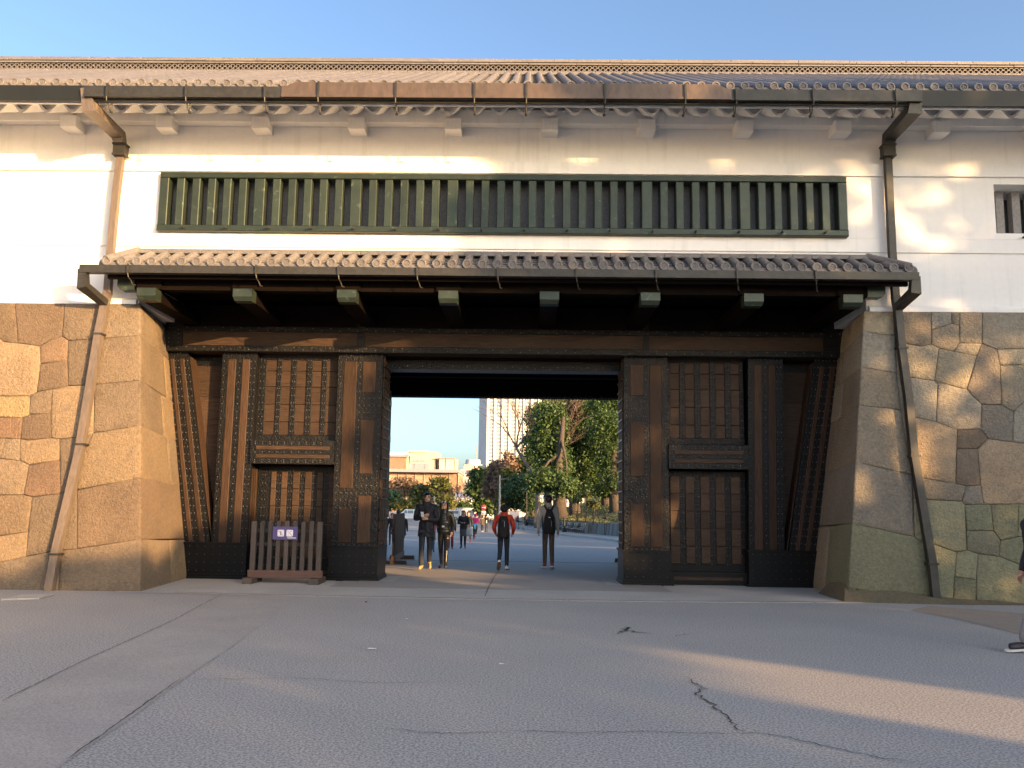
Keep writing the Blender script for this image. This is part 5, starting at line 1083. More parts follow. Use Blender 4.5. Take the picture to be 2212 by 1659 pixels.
a, b_ = py(972,1075.5,213), py(1018,1075.5,213); zt2 = py(1000,1062.5,218).z; mb = MB(); mb.add([(a.x,212,a.z),(b_.x,212,a.z),(b_.x,219,zt2),(a.x+1,219,zt2),(a.x,226,a.z),(b_.x,226,a.z),(a.x,212,a.z-.4),(b_.x,212,a.z-.4)], [(0,1,2,3),(3,2,5,4),(0,3,4),(1,5,2),(0,6,7,1)]); mb.build('roof', plain('blue_tile', (.26,.30,.38), .5), hb_); bx(990.5,1078,998.5,1081.5,215,.4,red,'shutter',hb_,.3)
a, b_ = py(935,1087,212), py(984,1087,212); mb = MB(); mb.add([(a.x,209,a.z-1),(b_.x,209,a.z-1),(b_.x,213,a.z+.6),(a.x,213,a.z+.6)], [(0,1,2,3)]); mb.build('porch_roof', slab, hb_)
# sheds, vans, round stone bollards, signs, poles
wh = plain('shed_white', (.78,.77,.72), .6)
sh = wempty('site_shed', (py(1004,1112,158).x,158,-.93), 'long cream site cabin with a flat roof and three windows', 'cabin'); bx(986.5,1098,1022,1114.5,158,2.5,wh,'wall',sh); bx(985.8,1097,1022.7,1098.2,158,2.7,greyp,'roof',sh,.1)
for x in (989,999,1010): bx(x,1102,x+7,1107,158,.05,glassm if x != 999 else cream,'window',sh,.04)
sh = wempty('guard_booth', (py(1029,1112,157).x,157,-.93), 'small cream guard booth beside the long cabin', 'booth'); bx(1024.5,1101,1033,1114.5,157,1.2,wh,'wall',sh); bx(1024,1100,1033.5,1101.2,157,1.4,greyp,'roof',sh,.1); bx(1026,1103,1031.5,1107,157,.05,glassm,'window',sh,.04)
def van(col):
    v = empty('parked_van', (0,0,0)); bodym = plain('van_paint', col, .3, .1)
    prof = [(-2.35,.35),(2.3,.35),(2.38,.9),(2.3,1.5),(2.1,1.92),(-.75,1.95),(-1.55,1.25),(-2.25,1.0),(-2.4,.7)]
    mb = MB(); mb.prism([(p[0],p[1]) for p in prof], -.85, .85); mb.build('body', bodym, v)
    for (x0, x1) in ((-.35,.65),(.75,1.95)): MB().prism([(x0,1.22),(x1,1.22),(x1-.02,1.72),(x0,1.72)], -.865, -.852).build('window', glassm, v)
    MB().prism([(-1.25,1.22),(-.45,1.22),(-.45,1.74),(-.72,1.78)], -.865, -.852).build('window', glassm, v)
    MB().prism([(-1.5,1.24),(-.78,1.86),(-.76,1.83),(-1.46,1.22)], -.7, .7).build('windscreen', glassm, v)
    for x in (-1.5, 1.5):
        for y in (-.8, .8):
            wv = MB().lathe([(.2,-.1),(.33,-.1),(.33,.1),(.2,.1)], (x,y,.33), 'y', 14).build('wheel', M['crack'], v); MB().lathe([(.19,-.11),(.19,.11)], (x,y,.33), 'y', 10).build('rim', greyp, wv)
    for y in (-.6, .6): MB().ball((-2.3,y,.85), (.1,.18,.1), 6).build('headlight', M['plaster'], v)
    return v
for (x, y, Y, col, lab) in ((1073,1114,158,(.62,.68,.70),'silver van parked beyond the runner, by the round sign'), (886,1113,150,(.72,.74,.76),'white van partly hidden by the man in the navy parka'), (968,1113,155,(.70,.73,.75),'white van hidden behind the woman in the dark quilted jacket')):
    p = py(x, y, Y); o = van(col); o.location = (p.x, Y, -.93); tag(o, lab, 'van', 'vans parked across the plaza')
stb = MB(); stb.lathe([(.05,0),(.42,.02),(.46,.25),(.36,.52),(.15,.62),(.02,.64)], (0,0,0), 'z', 12); stb = stb.mesh('stone_bollard', mat('bollard_stone', (.17,.18,.20), (.12,.13,.15), rough=.8, bump=.2))
for x, lb in ((993.5,'squat dark stone bollard before the first window of the long cabin'), (1019.5,'squat dark stone bollard before the far end of the long cabin'), (1037.5,'squat dark stone bollard between the guard booth and the round road sign'), (1051,'squat dark stone bollard before the nose of the silver van'), (1063,'squat dark stone bollard before the middle of the silver van'), (1093,'squat dark stone bollard past the tail of the silver van')): p = py(x, 1115, 148); o = link('stone_bollard', stb); o.location = (p.x, 148, -.93); tag(o, lb, 'bollard', 'stone bollards across the plaza')
p = py(1045, 1115, 140); o = wempty('road_sign', Vector((p.x,140,-.93)), 'round red and white road sign on a thin pole', 'road sign'); q = py(1045,1096.5,140); mb = MB(); mb.tube([(p.x,140,-.93),(p.x,140,q.z)], .05, 6); mb.build('pole', greyp, o)
MB().lathe([(.02,-.03),(.48,-.03),(.48,.02)], (q.x,139.9,q.z), 'y', 18).build('disc', plain('sign_red', (.55,.05,.04), .5), o); MB().box(q.x-.34, q.x+.34, 139.84, 139.868, q.z-.10, q.z+.10).build('bar', M['plaster'], o); MB().box(q.x-.4,q.x+.4,139.88,139.92,q.z-1.15,q.z-.55).build('plate', M['plaster'], o)
p = py(1079.5,1118,100); t_ = py(1080,1026,100); o = wempty('metal_pole', Vector((p.x,100,-.93)), 'tall pale metal pole with a short side arm', 'pole'); mb = MB(); mb.tube([(p.x,100,-.93),(t_.x,100,t_.z)], [.14,.09], 8); mb.build('shaft', plain('pole_paint', (.50,.45,.42), .5), o); mb = MB(); mb.tube([(t_.x,100,t_.z-.5),(t_.x+.9,100,t_.z-.45)], .03, 5); mb.build('arm', greyp, o)
for (x, yt, Y, lab) in ((839,1025,170,'thin pale light mast above the left pines'), (938,1072,160,'thin pole between the green tree and the man with the phone'), (1030,1077,165,'slim signal pole with a horizontal arm beside the green tree')):
    p = py(x, 1113, Y); t_ = py(x, yt, Y); o = wempty('thin_pole', Vector((p.x,Y,-.93)), lab, 'pole'); mb = MB(); mb.tube([(p.x,Y,-.93),(t_.x,Y,t_.z)], .09, 6); mb.build('shaft', plain('grey_pole', (.42,.41,.40), .5), o); mb = MB(); mb.tube([(t_.x-.3,Y,t_.z-.3),(t_.x+(1.4 if x > 1000 else .5),Y,t_.z-.25)], .06, 5); mb.build('arm', greyp, o)
cn = plain('cone_orange', (.62,.10,.04), .5)
for k, x in enumerate((1101,1105,1109,1114)):
    p = pg(x, 1122.5+.5*k); o = empty('traffic_cone', p, 'orange traffic cone, %s of the four past the far benches counted from the metal pole' % ORD[k], 'traffic cone', 'traffic cones past the benches'); MB().box(-.22,.22,-.22,.22,0,.04).build('foot', cn, o); mb = MB(); mb.lathe([(.16,.04),(.04,.72),(.03,.74)], (0,0,0), 'z', 10); cnb = mb.build('body', cn, o); MB().lathe([(.118,.28),(.09,.42)], (0,0,0), 'z', 10).build('band', M['plaster'], cnb)
# ================================================================== WOODEN BARRIERS AND THE NOTICE ON ONE OF THEM
def barrier(n_p, width, h, nm, label):
    b = empty(nm, (0,0,0), label, 'barrier'); base_t = .20
    MB().cbox(-width/2-.03, width/2+.03, -.055, .055, .09, .24, .008).build('base_beam', mat('red_timber', (.13,.066,.048), (.09,.05,.04), rough=.7, big=3, fine=14, stretch=(.6,7,7), bump=.2) if 'rt' not in M else M['rt'], b)
    for s in (-1, 1):
        x = s*(width/2-.06); MB().hexa([(x-.09,-.36,0),(x+.09,-.36,0),(x+.09,.36,0),(x-.09,.36,0),(x-.09,-.34,.11),(x+.09,-.34,.11),(x+.09,.34,.11),(x-.09,.34,.11)]).build('foot', M['fence'], b)
    for k in range(n_p):
        x = -width/2+.05+k*(width-.1)/(n_p-1); hw = .048 if k in (0, n_p-1) else .04; hh = h+random.uniform(-.012,.012); e = .012
        mb = MB(); mb.hexa([(x-hw,-.035,.22),(x+hw,-.035,.22),(x+hw,.035,.22),(x-hw,.035,.22),(x-hw,-.035,hh-.02),(x+hw,-.035,hh-.02),(x+hw,.035,hh-.02),(x-hw,.035,hh-.02)])
        mb.hexa([(x-hw,-.035,hh-.02),(x+hw,-.035,hh-.02),(x+hw,.035,hh-.02),(x-hw,.035,hh-.02),(x-hw+e,-.025,hh),(x+hw-e,-.025,hh),(x+hw-e,.025,hh),(x-hw+e,.025,hh)]); mb.build('picket', M['fence'], b)
    for f in (.62, .84): MB().box(-width/2+.04, width/2-.04, .036, .07, h*f-.035, h*f+.035).build('rail', M['fence'], b)
    return b
cfb = crop(940, 1980, 4.88); FY = 16.25
pl_, pr2 = py(*cfb(215, 1310), FY), py(*cfb(1575, 1310), FY); ptop = py(*cfb(900, 355), FY).z
bw = pr2.x-pl_.x; fb = barrier(9, bw, ptop, 'picket_barrier', 'brown wooden picket barrier with a purple notice before the left side door'); fb.location = ((pl_.x+pr2.x)/2, FY, .006); fb.rotation_euler = (0,0,R(1.5))
a, b = py(*cfb(650, 705), FY-.06), py(*cfb(1140, 460), FY-.06); sg = wempty('notice', Vector((a.x, FY-.06, a.z)), 'purple rectangular notice with two white pictogram squares, fixed to the picket barrier', 'notice')
W_, H_ = b.x-a.x, b.z-a.z; ys = FY-.075
MB().box(a.x, b.x, ys, ys+.018, a.z, b.z).build('panel', plain('notice_purple', (.085,.062,.20), .45), sg)
wt = plain('notice_white', (.80,.80,.82), .5); pk = plain('notice_pink', (.75,.30,.36), .5); dkp = plain('notice_dark', (.08,.05,.10), .5); gyp = plain('notice_grey', (.45,.48,.45), .5)
def npt(fx, fz): return a.x+W_*fx, a.z+H_*fz
def rsq(x0, x1, z0, z1, r=.02):
    pts = []
    for (cx, cz, s0) in ((x1-r,z1-r,0),(x0+r,z1-r,1),(x0+r,z0+r,2),(x1-r,z0+r,3)):
        for k in range(4): an = math.pi/2*(s0+k/3); pts.append((cx+r*math.cos(an), cz+r*math.sin(an)))
    return pts
for i, (f0, f1) in enumerate(((.195,.46),(.555,.82))):
    x0, z0 = npt(f0, .25); x1, z1 = npt(f1, .76); pc = MB().prism(rsq(x0,x1,z0,z1), ys-.003, ys-.0005).build('pictogram', wt, sg); wx, wz = x1-x0, z1-z0
    if i == 0:
        mb = MB(); cx = x0+wx*.5; mb.prism([(cx+.035*wx*2*math.cos(t*.785), z0+wz*.74+.04*wx*2*math.sin(t*.785)) for t in range(8)], ys-.0045, ys-.0035); mb.prism([(cx-.09*wx,z0+wz*.4),(cx+.09*wx,z0+wz*.4),(cx+.1*wx,z0+wz*.64),(cx-.1*wx,z0+wz*.64)], ys-.0045, ys-.0035)
        mb.prism([(cx-.08*wx,z0+wz*.2),(cx-.02*wx,z0+wz*.2),(cx-.01*wx,z0+wz*.39),(cx-.09*wx,z0+wz*.39)], ys-.0045, ys-.0035); mb.prism([(cx+.02*wx,z0+wz*.2),(cx+.08*wx,z0+wz*.2),(cx+.09*wx,z0+wz*.39),(cx+.01*wx,z0+wz*.39)], ys-.0045, ys-.0035); mb.build('figure', dkp, pc)
        mb = MB(); mb.box(x0+.12*wx, x0+.75*wx, ys-.0045, ys-.0035, z0+.12*wz, z0+.16*wz); mb.build('ground_line', gyp, pc)
    else:
        mb = MB(); mb.prism([(x0+wx*(.66+.12*math.cos(t*.785)), z0+wz*(.78+.1*math.sin(t*.785))) for t in range(8)], ys-.0045, ys-.0035); mb.prism([(x0+.2*wx,z0+.14*wz),(x0+.32*wx,z0+.12*wz),(x0+.33*wx,z0+.26*wz),(x0+.22*wx,z0+.3*wz)], ys-.0045, ys-.0035); mb.build('figure', gyp, pc)
    mb = MB(); d = .035*wx; mb.prism([(x0+.12*wx-d,z1-.12*wz-d),(x1-.12*wx-d,z0+.12*wz-d),(x1-.12*wx+d,z0+.12*wz+d),(x0+.12*wx+d,z1-.12*wz+d)], ys-.006, ys-.0048); mb.build('slash', pk, pc)
x0, z0 = npt(.60, .12); x1, z1 = npt(.94, .175); MB().box(x0, x1, ys-.003, ys-.0005, z0, z1).build('white_bar', wt, sg)
o = barrier(14, 2.6, 1.32, 'picket_barrier', 'dark picket barrier folded back along the left side of the passage'); q = py(846,1190,22.6); o.location = (-3.46, 23.2, .0-.019); o.rotation_euler = (0,0,R(93))
o = barrier(14, 2.6, 1.35, 'picket_barrier', 'dark picket barrier folded back along the right side of the passage'); o.location = (2.94, 23.3, -.02); o.rotation_euler = (0,0,R(87))

# ================================================================== PEOPLE
SKIN = mat('skin', (.50,.31,.22), (.46,.28,.20), rough=.55, bump=0, big=6)
HAIRM = plain('black_hair', (.012,.010,.010), .38); HAIRB = plain('brown_hair', (.035,.020,.014), .45)
_cl = {}
def cloth(c, rough=.8, key=None):
    k = (c, rough)
    if k not in _cl: _cl[k] = mat('cloth', c, tuple(v*.8 for v in c), rough=rough, big=7, fine=60, bump=.7, bscale=9, bdist=.05, fine_amt=.3)
    return _cl[k]
def person(label, pos, rz, H, legs, arms, top, bottom, shoe, pad=.0, boot=None, hair='short', hairm=None, skirt=None, detail=True, head_tilt=(0,0), sole=None, ank=.026, waist_up=None, group=None, hip=1.0, hairlen=.0, face=True, cap=None):
    """faces local -y. legs: ((thigh, knee), (thigh, knee)) in degrees, forward swing positive, for x<0 then x>0.
    arms: elbow and wrist offsets from the shoulder (fractions of H) for each side, or None for hanging."""
    S = Vector; J = []; E = []; RAD = []; REG = []
    def v(p, r, reg): J.append(S(p)*H); RAD.append((r[0]*H, r[1]*H) if isinstance(r, tuple) else (r*H, r*H)); REG.append(reg); return len(J)-1
    def e(a, b): E.append((a, b))
    pel = v((0,0,.525), (.078*hip,.06*hip), 'bottom'); wa = v((0,0,.60), (.072+pad,.054+pad), 'top'); ch = v((0,.004,.70), (.088+pad,.062+pad), 'top'); ub = v((0,.008,.775), (.082+pad*.8,.054+pad*.7), 'top'); nk = v((0,.006,.835), (.034,.034), 'neck')
    hx, hy = head_tilt; jw = v((hx*.4,-.014+hy*.4,.876), (.041,.047), 'head'); md = v((hx*.8,-.005+hy*.8,.920), (.053,.063), 'head'); tp = v((hx,.004+hy,.962), (.043,.052), 'head')
    e(pel,wa); e(wa,ch); e(ch,ub); e(ub,nk); e(nk,jw); e(jw,md); e(md,tp)
    lows = []
    for i, sx in enumerate((-1, 1)):
        th, kn = legs[i]; th, kn = R(th), R(kn); hp = S((sx*.048*hip,0,.505)); k = hp + S((sx*.004,-math.sin(th),-math.cos(th)))*.245; sh = th-kn; an = k + S((0,-math.sin(sh),-math.cos(sh)))*.235
        a = v(hp, .056*hip, 'bottom'); b = v(hp.lerp(k,.55), .047*hip, 'bottom'); c = v(k, .038, 'bottom'); c2 = v(k.lerp(an,.35), max(.036, ank+.004) if boot != 'flare' else .045, 'shin'); d = v(an+S((0,0,.012)), ank if boot != 'flare' else .04, 'shin')
        ft = -(sh) if sh > -.3 else .9   # toe-off foot points down
        fd = S((sx*.15, -math.cos(sh*.6 if sh < 0 else 0), -math.sin(-sh*.9) if sh < 0 else .0)).normalized()
        hl = v(an + S((0,0,-.028)) - fd*.016, (.027,.026), 'foot'); to = v(an + S((0,0,-.032)) + fd*.062, (.029,.022), 'foot'); tt = v(an + S((0,0,-.036)) + fd*.112, (.024,.017), 'foot')
        e(pel,a); e(a,b); e(b,c); e(c,c2); e(c2,d); e(d,hl); e(hl,to); e(to,tt); lows.append(min((an+S((0,0,-.028))).z-.026, J[to].z/H-.022, J[tt].z/H-.017))
    for i, sx in enumerate((-1, 1)):
        s0 = S((sx*(.100+pad*.6),.006,.790)); A = arms[i] or ((.02,0,-.165),(.012,-.03,-.145)); el = s0 + S((sx*A[0][0],A[0][1],A[0][2])); wr = el + S((sx*A[1][0],A[1][1],A[1][2]))
        a = v(s0, .040+pad*.55, 'top'); m_ = v(s0.lerp(el,.5), .034+pad*.55, 'top'); b = v(el, .030+pad*.55, 'top'); b2 = v(el.lerp(wr,.55), .027+pad*.45, 'top'); c = v(wr, .019+pad*.25, 'top'); e(ub,a); e(a,m_); e(m_,b); e(b,b2); e(b2,c)
        fd = (wr-el).normalized(); hd = v(wr+fd*.022, (.020,.013), 'hand'); hd2 = v(wr+fd*.044, (.022,.011), 'hand'); e(c,hd); e(hd,hd2)
        if detail:
            inn = S((-sx,0,0)); inn = (inn - fd*inn.dot(fd)).normalized(); ac = fd.cross(inn).normalized()
            for q in range(4):
                off = ac*(q-1.5)*.0105; ln = (.036,.043,.040,.030)[q]; f1 = v(wr+fd*.054+off, .0055, 'hand'); f2 = v(wr+fd*(.054+ln*.5)+off+inn*.006, .005, 'hand'); f3 = v(wr+fd*(.054+ln*.8)+off+inn*.02, .0045, 'hand'); e(hd2,f1); e(f1,f2); e(f2,f3)
            t1 = v(wr+fd*.03-ac*.026+inn*.004, .006, 'hand'); t2 = v(wr+fd*.056-ac*.034+inn*.012, .005, 'hand'); e(hd,t1); e(t1,t2)
    dz = -min(lows)*H
    me = bpy.data.meshes.new('body'); me.from_pydata([p+Vector((0,0,dz)) for p in J], E, []); tmp = bpy.data.objects.new('tmp', me); COL.objects.link(tmp)
    md_ = tmp.modifiers.new('s', 'SKIN'); md_.use_smooth_shade = True; sv = me.skin_vertices[0].data
    for i, r_ in enumerate(RAD): sv[i].radius = r_; sv[i].use_root = (i == 0)
    ss = tmp.modifiers.new('u', 'SUBSURF'); ss.levels = 2; ss.render_levels = 2
    dg = bpy.context.evaluated_depsgraph_get(); ev = tmp.evaluated_get(dg); bm2 = bpy.data.meshes.new_from_object(ev); bpy.data.objects.remove(tmp)
    mats = [top, bottom, SKIN, shoe, boot if boot and boot != 'flare' else bottom]; mats += [sole or shoe]
    bm2.materials.clear()
    for mt in mats: bm2.materials.append(mt)
    # regions by nearest bone
    JA = np.array([list(p+Vector((0,0,dz))) for p in J]); EA = np.array(E); a_, b_ = JA[EA[:,0]], JA[EA[:,1]]; ab = b_-a_; l2 = (ab**2).sum(1)
    rid = {'top':0,'bottom':1,'head':2,'neck':2,'hand':2,'foot':3,'shin':4}; idx = []
    for p in bm2.polygons:
        c = np.array(p.center); t = np.clip(((c-a_)*ab).sum(1)/l2, 0, 1); d2 = ((c-(a_+ab*t[:,None]))**2).sum(1); k = int(d2.argmin()); reg = REG[EA[k,1]] if t[k] > .35 else REG[EA[k,0]]
        idx.append(rid[reg])
    bm2.polygons.foreach_set('material_index', idx); bm2.polygons.foreach_set('use_smooth', [True]*len(idx))
    root = empty('person', pos, label, 'person', group, rz); bd = link('body', bm2, root)
    hc = (JA[md]+JA[tp]*.5+JA[jw]*.35)/1.85
    hm = hairm or HAIRM
    # hair: a cap open over the face
    def capmesh(kx, ky, kz, face_y, face_z, low):
        mb = MB(); n, h = 18, 10
        rg = {}
        for i in range(h+1):
            ph = math.pi*i/h*.80
            for k in range(n):
                an = 2*math.pi*k/n; d = Vector((math.sin(ph)*math.cos(an)*kx, math.sin(ph)*math.sin(an)*ky, math.cos(ph)*kz)); front = math.sin(an) < -.12; side_ = abs(math.sin(an)) <= .55 and hair != 'long' and not cap
                zz = d.z
                if front and zz < face_z*H: zz = face_z*H; d.x *= .97; d.y *= .90
                if side_ and not front and zz < .004*H: zz = .004*H; d.x *= .985
                rg[i,k] = len(mb.v); mb.v.append((hc[0]+d.x, hc[1]+d.y, hc[2]+zz+random.uniform(-.003,.003)*H))
        for i in range(h):
            for k in range(n): mb.f.append((rg[i,k], rg[i,(k+1)%n], rg[i+1,(k+1)%n], rg[i+1,k])); mb.m.append(0)
        return mb
    if cap: 
        mb = capmesh(.062*H, .070*H, .066*H, .0, .020, 0); mb.build('cap', cap, root, True)
    elif hair != 'none':
        mb = capmesh(.060*H, .069*H, .064*H, 0, .026, 0); hr = mb.build('hair', hm, root, True)
        if hair == 'tousled' or hair == 'short':
            P = [(hc[0]+RNG.normal()*.028*H, hc[1]+RNG.normal()*.032*H+.008*H, hc[2]+.045*H+RNG.normal()*.008*H) for _ in range(60)]; tag(link('hair_tuft', leaf_mesh('tuft', P, .028*H, hm, .45), hr), kind='stuff')
        if hair == 'long':
            z0 = hc[2]+.01*H; mb = MB(); mb.loft([(hc[0],hc[1]+.022*H,z0+.02*H,.056*H,.045*H),(hc[0],hc[1]+.026*H,z0-.05*H,.062*H,.042*H),(hc[0],hc[1]+.030*H,z0-.12*H,.072*H,.046*H),(hc[0],hc[1]+.036*H,z0-.18*H-hairlen*H*.5,.070*H,.044*H),(hc[0],hc[1]+.040*H,z0-.24*H-hairlen*H,.045*H,.028*H)], 14); mb.build('hair_length', hm, hr, True)
            if hairlen > 0:
                for sx in (-1, 1): mb = MB(); mb.tube([(hc[0]+sx*.055*H,hc[1]+.0*H,z0+.02*H),(hc[0]+sx*.062*H,hc[1]-.02*H,z0-.08*H),(hc[0]+sx*.066*H,hc[1]-.05*H,z0-.16*H),(hc[0]+sx*.058*H,hc[1]-.066*H,z0-.24*H)], [.012*H,.016*H,.020*H,.008*H], 8); mb.build('hair_lock', hm, hr, True)
    if face:
        fy = hc[1]-.060*H; ez = hc[2]-.006*H
        for sx in (-1, 1):
            mb = MB(); mb.ball((hc[0]+sx*.019*H, fy+.004*H, ez), (.0085*H,.005*H,.0036*H), 8); M.setdefault('ey', plain('eye_dark', (.02,.015,.012), .4)); mb.build('eye', M['ey'], root)
            mb = MB(); mb.tube([(hc[0]+sx*.009*H,fy+.001*H,ez+.011*H),(hc[0]+sx*.020*H,fy+.002*H,ez+.0145*H),(hc[0]+sx*.030*H,fy+.008*H,ez+.011*H)], .0022*H, 5); mb.build('brow', hm, root)
        mb = MB(); mb.add([(hc[0],fy-.002*H,ez+.004*H),(hc[0]-.0085*H,fy+.003*H,ez-.021*H),(hc[0]+.0085*H,fy+.003*H,ez-.021*H),(hc[0],fy-.014*H,ez-.020*H),(hc[0],fy+.004*H,ez-.026*H)], [(0,1,3),(0,3,2),(1,4,3),(4,2,3)]); mb.build('nose', SKIN, root, True)
        mb = MB(); mb.ball((hc[0], fy+.008*H, ez-.037*H), (.0135*H,.006*H,.0038*H), 8); mb.build('mouth', plain('lips', (.38,.16,.13), .5) if 'lp' not in M else M['lp'], root)
    if hair != 'long':
        for sx in (-1, 1): mb = MB(); mb.ball((hc[0]+sx*.054*H, hc[1]+.006*H, hc[2]-.010*H), (.006*H,.012*H,.018*H), 8); mb.build('ear', SKIN, root, True)
    if skirt:     # hem of coat or skirt: (top z, bottom z, rx, ry, flare, material, name)
        for (z0, z1, rx, ry, fl, mt, nm) in skirt:
            mb = MB(); n = 22; vs = []
            for i in range(6):
                t = i/5; z = z0+(z1-z0)*t; 
                for k in range(n): an = 2*math.pi*k/n; fo = 1+.035*math.sin(an*5+H*9)*t; vs.append((math.cos(an)*(rx+fl*t)*fo*H, math.sin(an)*(ry+fl*t)*fo*H, z*H+dz))
            fs = []
            for i in range(5):
                for k in range(n): fs.append((i*n+k, i*n+(k+1)%n, (i+1)*n+(k+1)%n, (i+1)*n+k))
            mb.add(vs, fs); mb.add([vs[k] for k in range(n)]+[(0,0,z0*H+dz+.001)], [(k,(k+1)%n,n) for k in range(n)]); mb.build(nm, mt, root, True)
    if sole:
        fi = [i for i in range(len(J)) if REG[i] == 'foot']
        for q in range(0, len(fi), 3):
            a_h, a_t = Vector(JA[fi[q]]), Vector(JA[fi[q+2]]); d_ = (a_t-a_h).normalized(); sdv = d_.cross(Vector((0,0,1))).normalized(); dn = sdv.cross(d_).normalized(); dn = dn if dn.z < 0 else -dn; mb = MB(); ring_ = []
            for (f_, w_2) in ((-.16,.018),(0,.027),(.5,.028),(.8,.030),(1.05,.027),(1.2,.012)): c_ = a_h+(a_t-a_h)*f_; ring_.append((c_, w_2*H))
            vs = []
            for (c_, w_2) in ring_: vs += [c_+dn*.014*H-sdv*w_2, c_+dn*.014*H+sdv*w_2, c_+dn*.027*H+sdv*w_2, c_+dn*.027*H-sdv*w_2]
            fs = [(4*k+i2, 4*k+(i2+1)%4, 4*k+4+(i2+1)%4, 4*k+4+i2) for k in range(5) for i2 in range(4)]+[(0,1,2,3),(20,23,22,21)]
            mb.add(vs, fs); mb.build('sole', sole, root)
    return root, dz, H, hc, JA
def feet(x, y): return pg(x, y)
def hgt(x, yt, p): return py(x, yt, p.y).z - p.z
def world(root, pos, rz, lp): c, s = math.cos(rz), math.sin(rz); return Vector((pos[0]+lp[0]*c-lp[1]*s, pos[1]+lp[0]*s+lp[1]*c, pos[2]+lp[2]))
blk = cloth((.012,.012,.014)); navy = cloth((.018,.021,.034)); jean = cloth((.022,.028,.045)); leather = plain('boot_leather', (.012,.012,.013), .25)
WHS = plain('white_rubber', (.70,.68,.64), .6); dkshoe = plain('dark_shoe', (.015,.015,.016), .5)
# 1 man in navy parka, reading a phone
p = feet(918, 1232); p.z += .012; H = hgt(918, 1067, p); tan = plain('tan_boot', (.42,.27,.12), .6)
m1, dz, H, hc, JA = person('man in a navy parka with fur-edged hood, holding a phone, walking arm in arm', p, R(4), H, ((13,6),(-14,16)), (((.035,-.02,-.165),(-.115,-.11,.045)),((.035,-.01,-.165),(-.12,-.12,.01))), navy, jean, tan, pad=.015, ank=.036, hair='short', skirt=[(.60,.40,.095,.076,.012,navy,'coat_hem')], head_tilt=(.012,-.004))
mb = MB(); 
for k in range(15):
    an = math.pi*(k/14)*1.5-math.pi*.25; mb.ball((.085*H*math.cos(an), .028*H+.05*H*math.sin(an), (.845+.018*math.cos(k*2.1))*H+dz), (.022*H,.020*H,.018*H), 7)
fur = mb.build('hood_fur', mat('fur', (.33,.27,.19), (.22,.17,.12), rough=.95, big=20, fine=120, bump=.8, bscale=90, bdist=.02), m1, True)
mb = MB(); mb.loft([(0,.012*H,.80*H+dz,.085*H,.066*H),(0,.012*H,.835*H+dz,.070*H,.062*H),(0,.016*H,.865*H+dz,.066*H,.060*H)], 16, cap=False); mb.loft([(0,.05*H,.79*H+dz,.08*H,.05*H),(0,.062*H,.825*H+dz,.085*H,.045*H),(0,.058*H,.86*H+dz,.07*H,.035*H)], 14); mb.build('hood', navy, m1, True)
for sx in (-1, 1): MB().box(sx*.05*H-.035*H, sx*.05*H+.035*H, -.099*H, -.088*H, .455*H+dz, .49*H+dz).build('pocket_flap', navy, m1)
mb = MB(); mb.box(-.008*H,.008*H,-.100*H,-.080*H,.42*H+dz,.80*H+dz); mb.build('placket', blk, m1)
ph = world(m1, p, R(4), (-.045*H, -.16*H, .69*H+dz)); o = empty('phone', ph, 'slim phone with a pale back in the hand of the man in the parka', 'phone'); o.rotation_euler = (R(-35),0,R(20))
MB().cbox(-.037,.037,-.004,.004,-.07,.075,.002).build('case', plain('phone_back', (.6,.6,.62), .3), o); MB().box(-.033,.033,.0042,.006,-.06,.066).build('screen', plain('phone_screen', (.02,.02,.03), .1), o)
# 2 woman in quilted jacket
p = feet(957, 1230.5); p.z += .012; H = hgt(957, 1086, p)
quilt = mat('quilted_nylon', (.022,.025,.022), (.030,.033,.027), rough=.32, big=5, fine=20, bump=.3, bscale=9, bdist=.03)
w1, dz, H, hc, JA = person('woman in a dark quilted jacket and knee boots looking down, sunglasses on her head', p, R(-3), H, ((-9,14),(12,4)), (((.03,0,-.165),(-.035,-.10,.085)),((.05,.01,-.160),(-.02,-.07,-.115))), quilt, blk, leather, pad=.006, boot=leather, hair='long', hairlen=.03, head_tilt=(-.006,-.012))
mb = MB(); rg = []
for i in range(22):
    t = i/21; z = .80-.30*t; rr = .094+.010*math.sin(t*math.pi) + .007*abs(math.sin(i*math.pi/3)) - (.012 if 13 < i < 16 else 0); rg.append((0,.002*H,z*H+dz,rr*H*1.02,(rr-.020)*H))
mb.loft(rg, 20); jk = mb.build('jacket', quilt, w1, True); MB().box(-.02*H,.02*H,-.098*H,-.084*H,.585*H+dz,.61*H+dz).build('belt_buckle', plain('buckle', (.75,.75,.75), .3, .5), jk); mb = MB(); mb.lathe([(.093*H,.585*H+dz),(.093*H,.612*H+dz)], (0,0,0), 'z', 18); 
mb = MB(); mb.loft([(0,.0,.79*H+dz,.066*H,.058*H),(0,.0,.83*H+dz,.062*H,.056*H),(0,.004*H,.855*H+dz,.052*H,.05*H)], 14, cap=False); mb.build('collar', quilt, jk, True)
sgp = world(w1, p, R(-3), (hc[0], hc[1]-.046*H, hc[2]+.045*H)); o = wempty('sunglasses', sgp, 'pair of sunglasses pushed up on the hair of the woman in the quilted jacket', 'sunglasses')
for sx in (-1, 1): MB().ball((sgp.x+sx*.034, sgp.y-.012, sgp.z), (.028,.008,.016), 10).build('lens', plain('lens_grey', (.55,.57,.60), .1) if 'ln' not in M else M['ln'], o, True)
MB().box(sgp.x-.07, sgp.x+.07, sgp.y-.006, sgp.y+.004, sgp.z+.008, sgp.z+.018).build('frame', M['crack'], o)
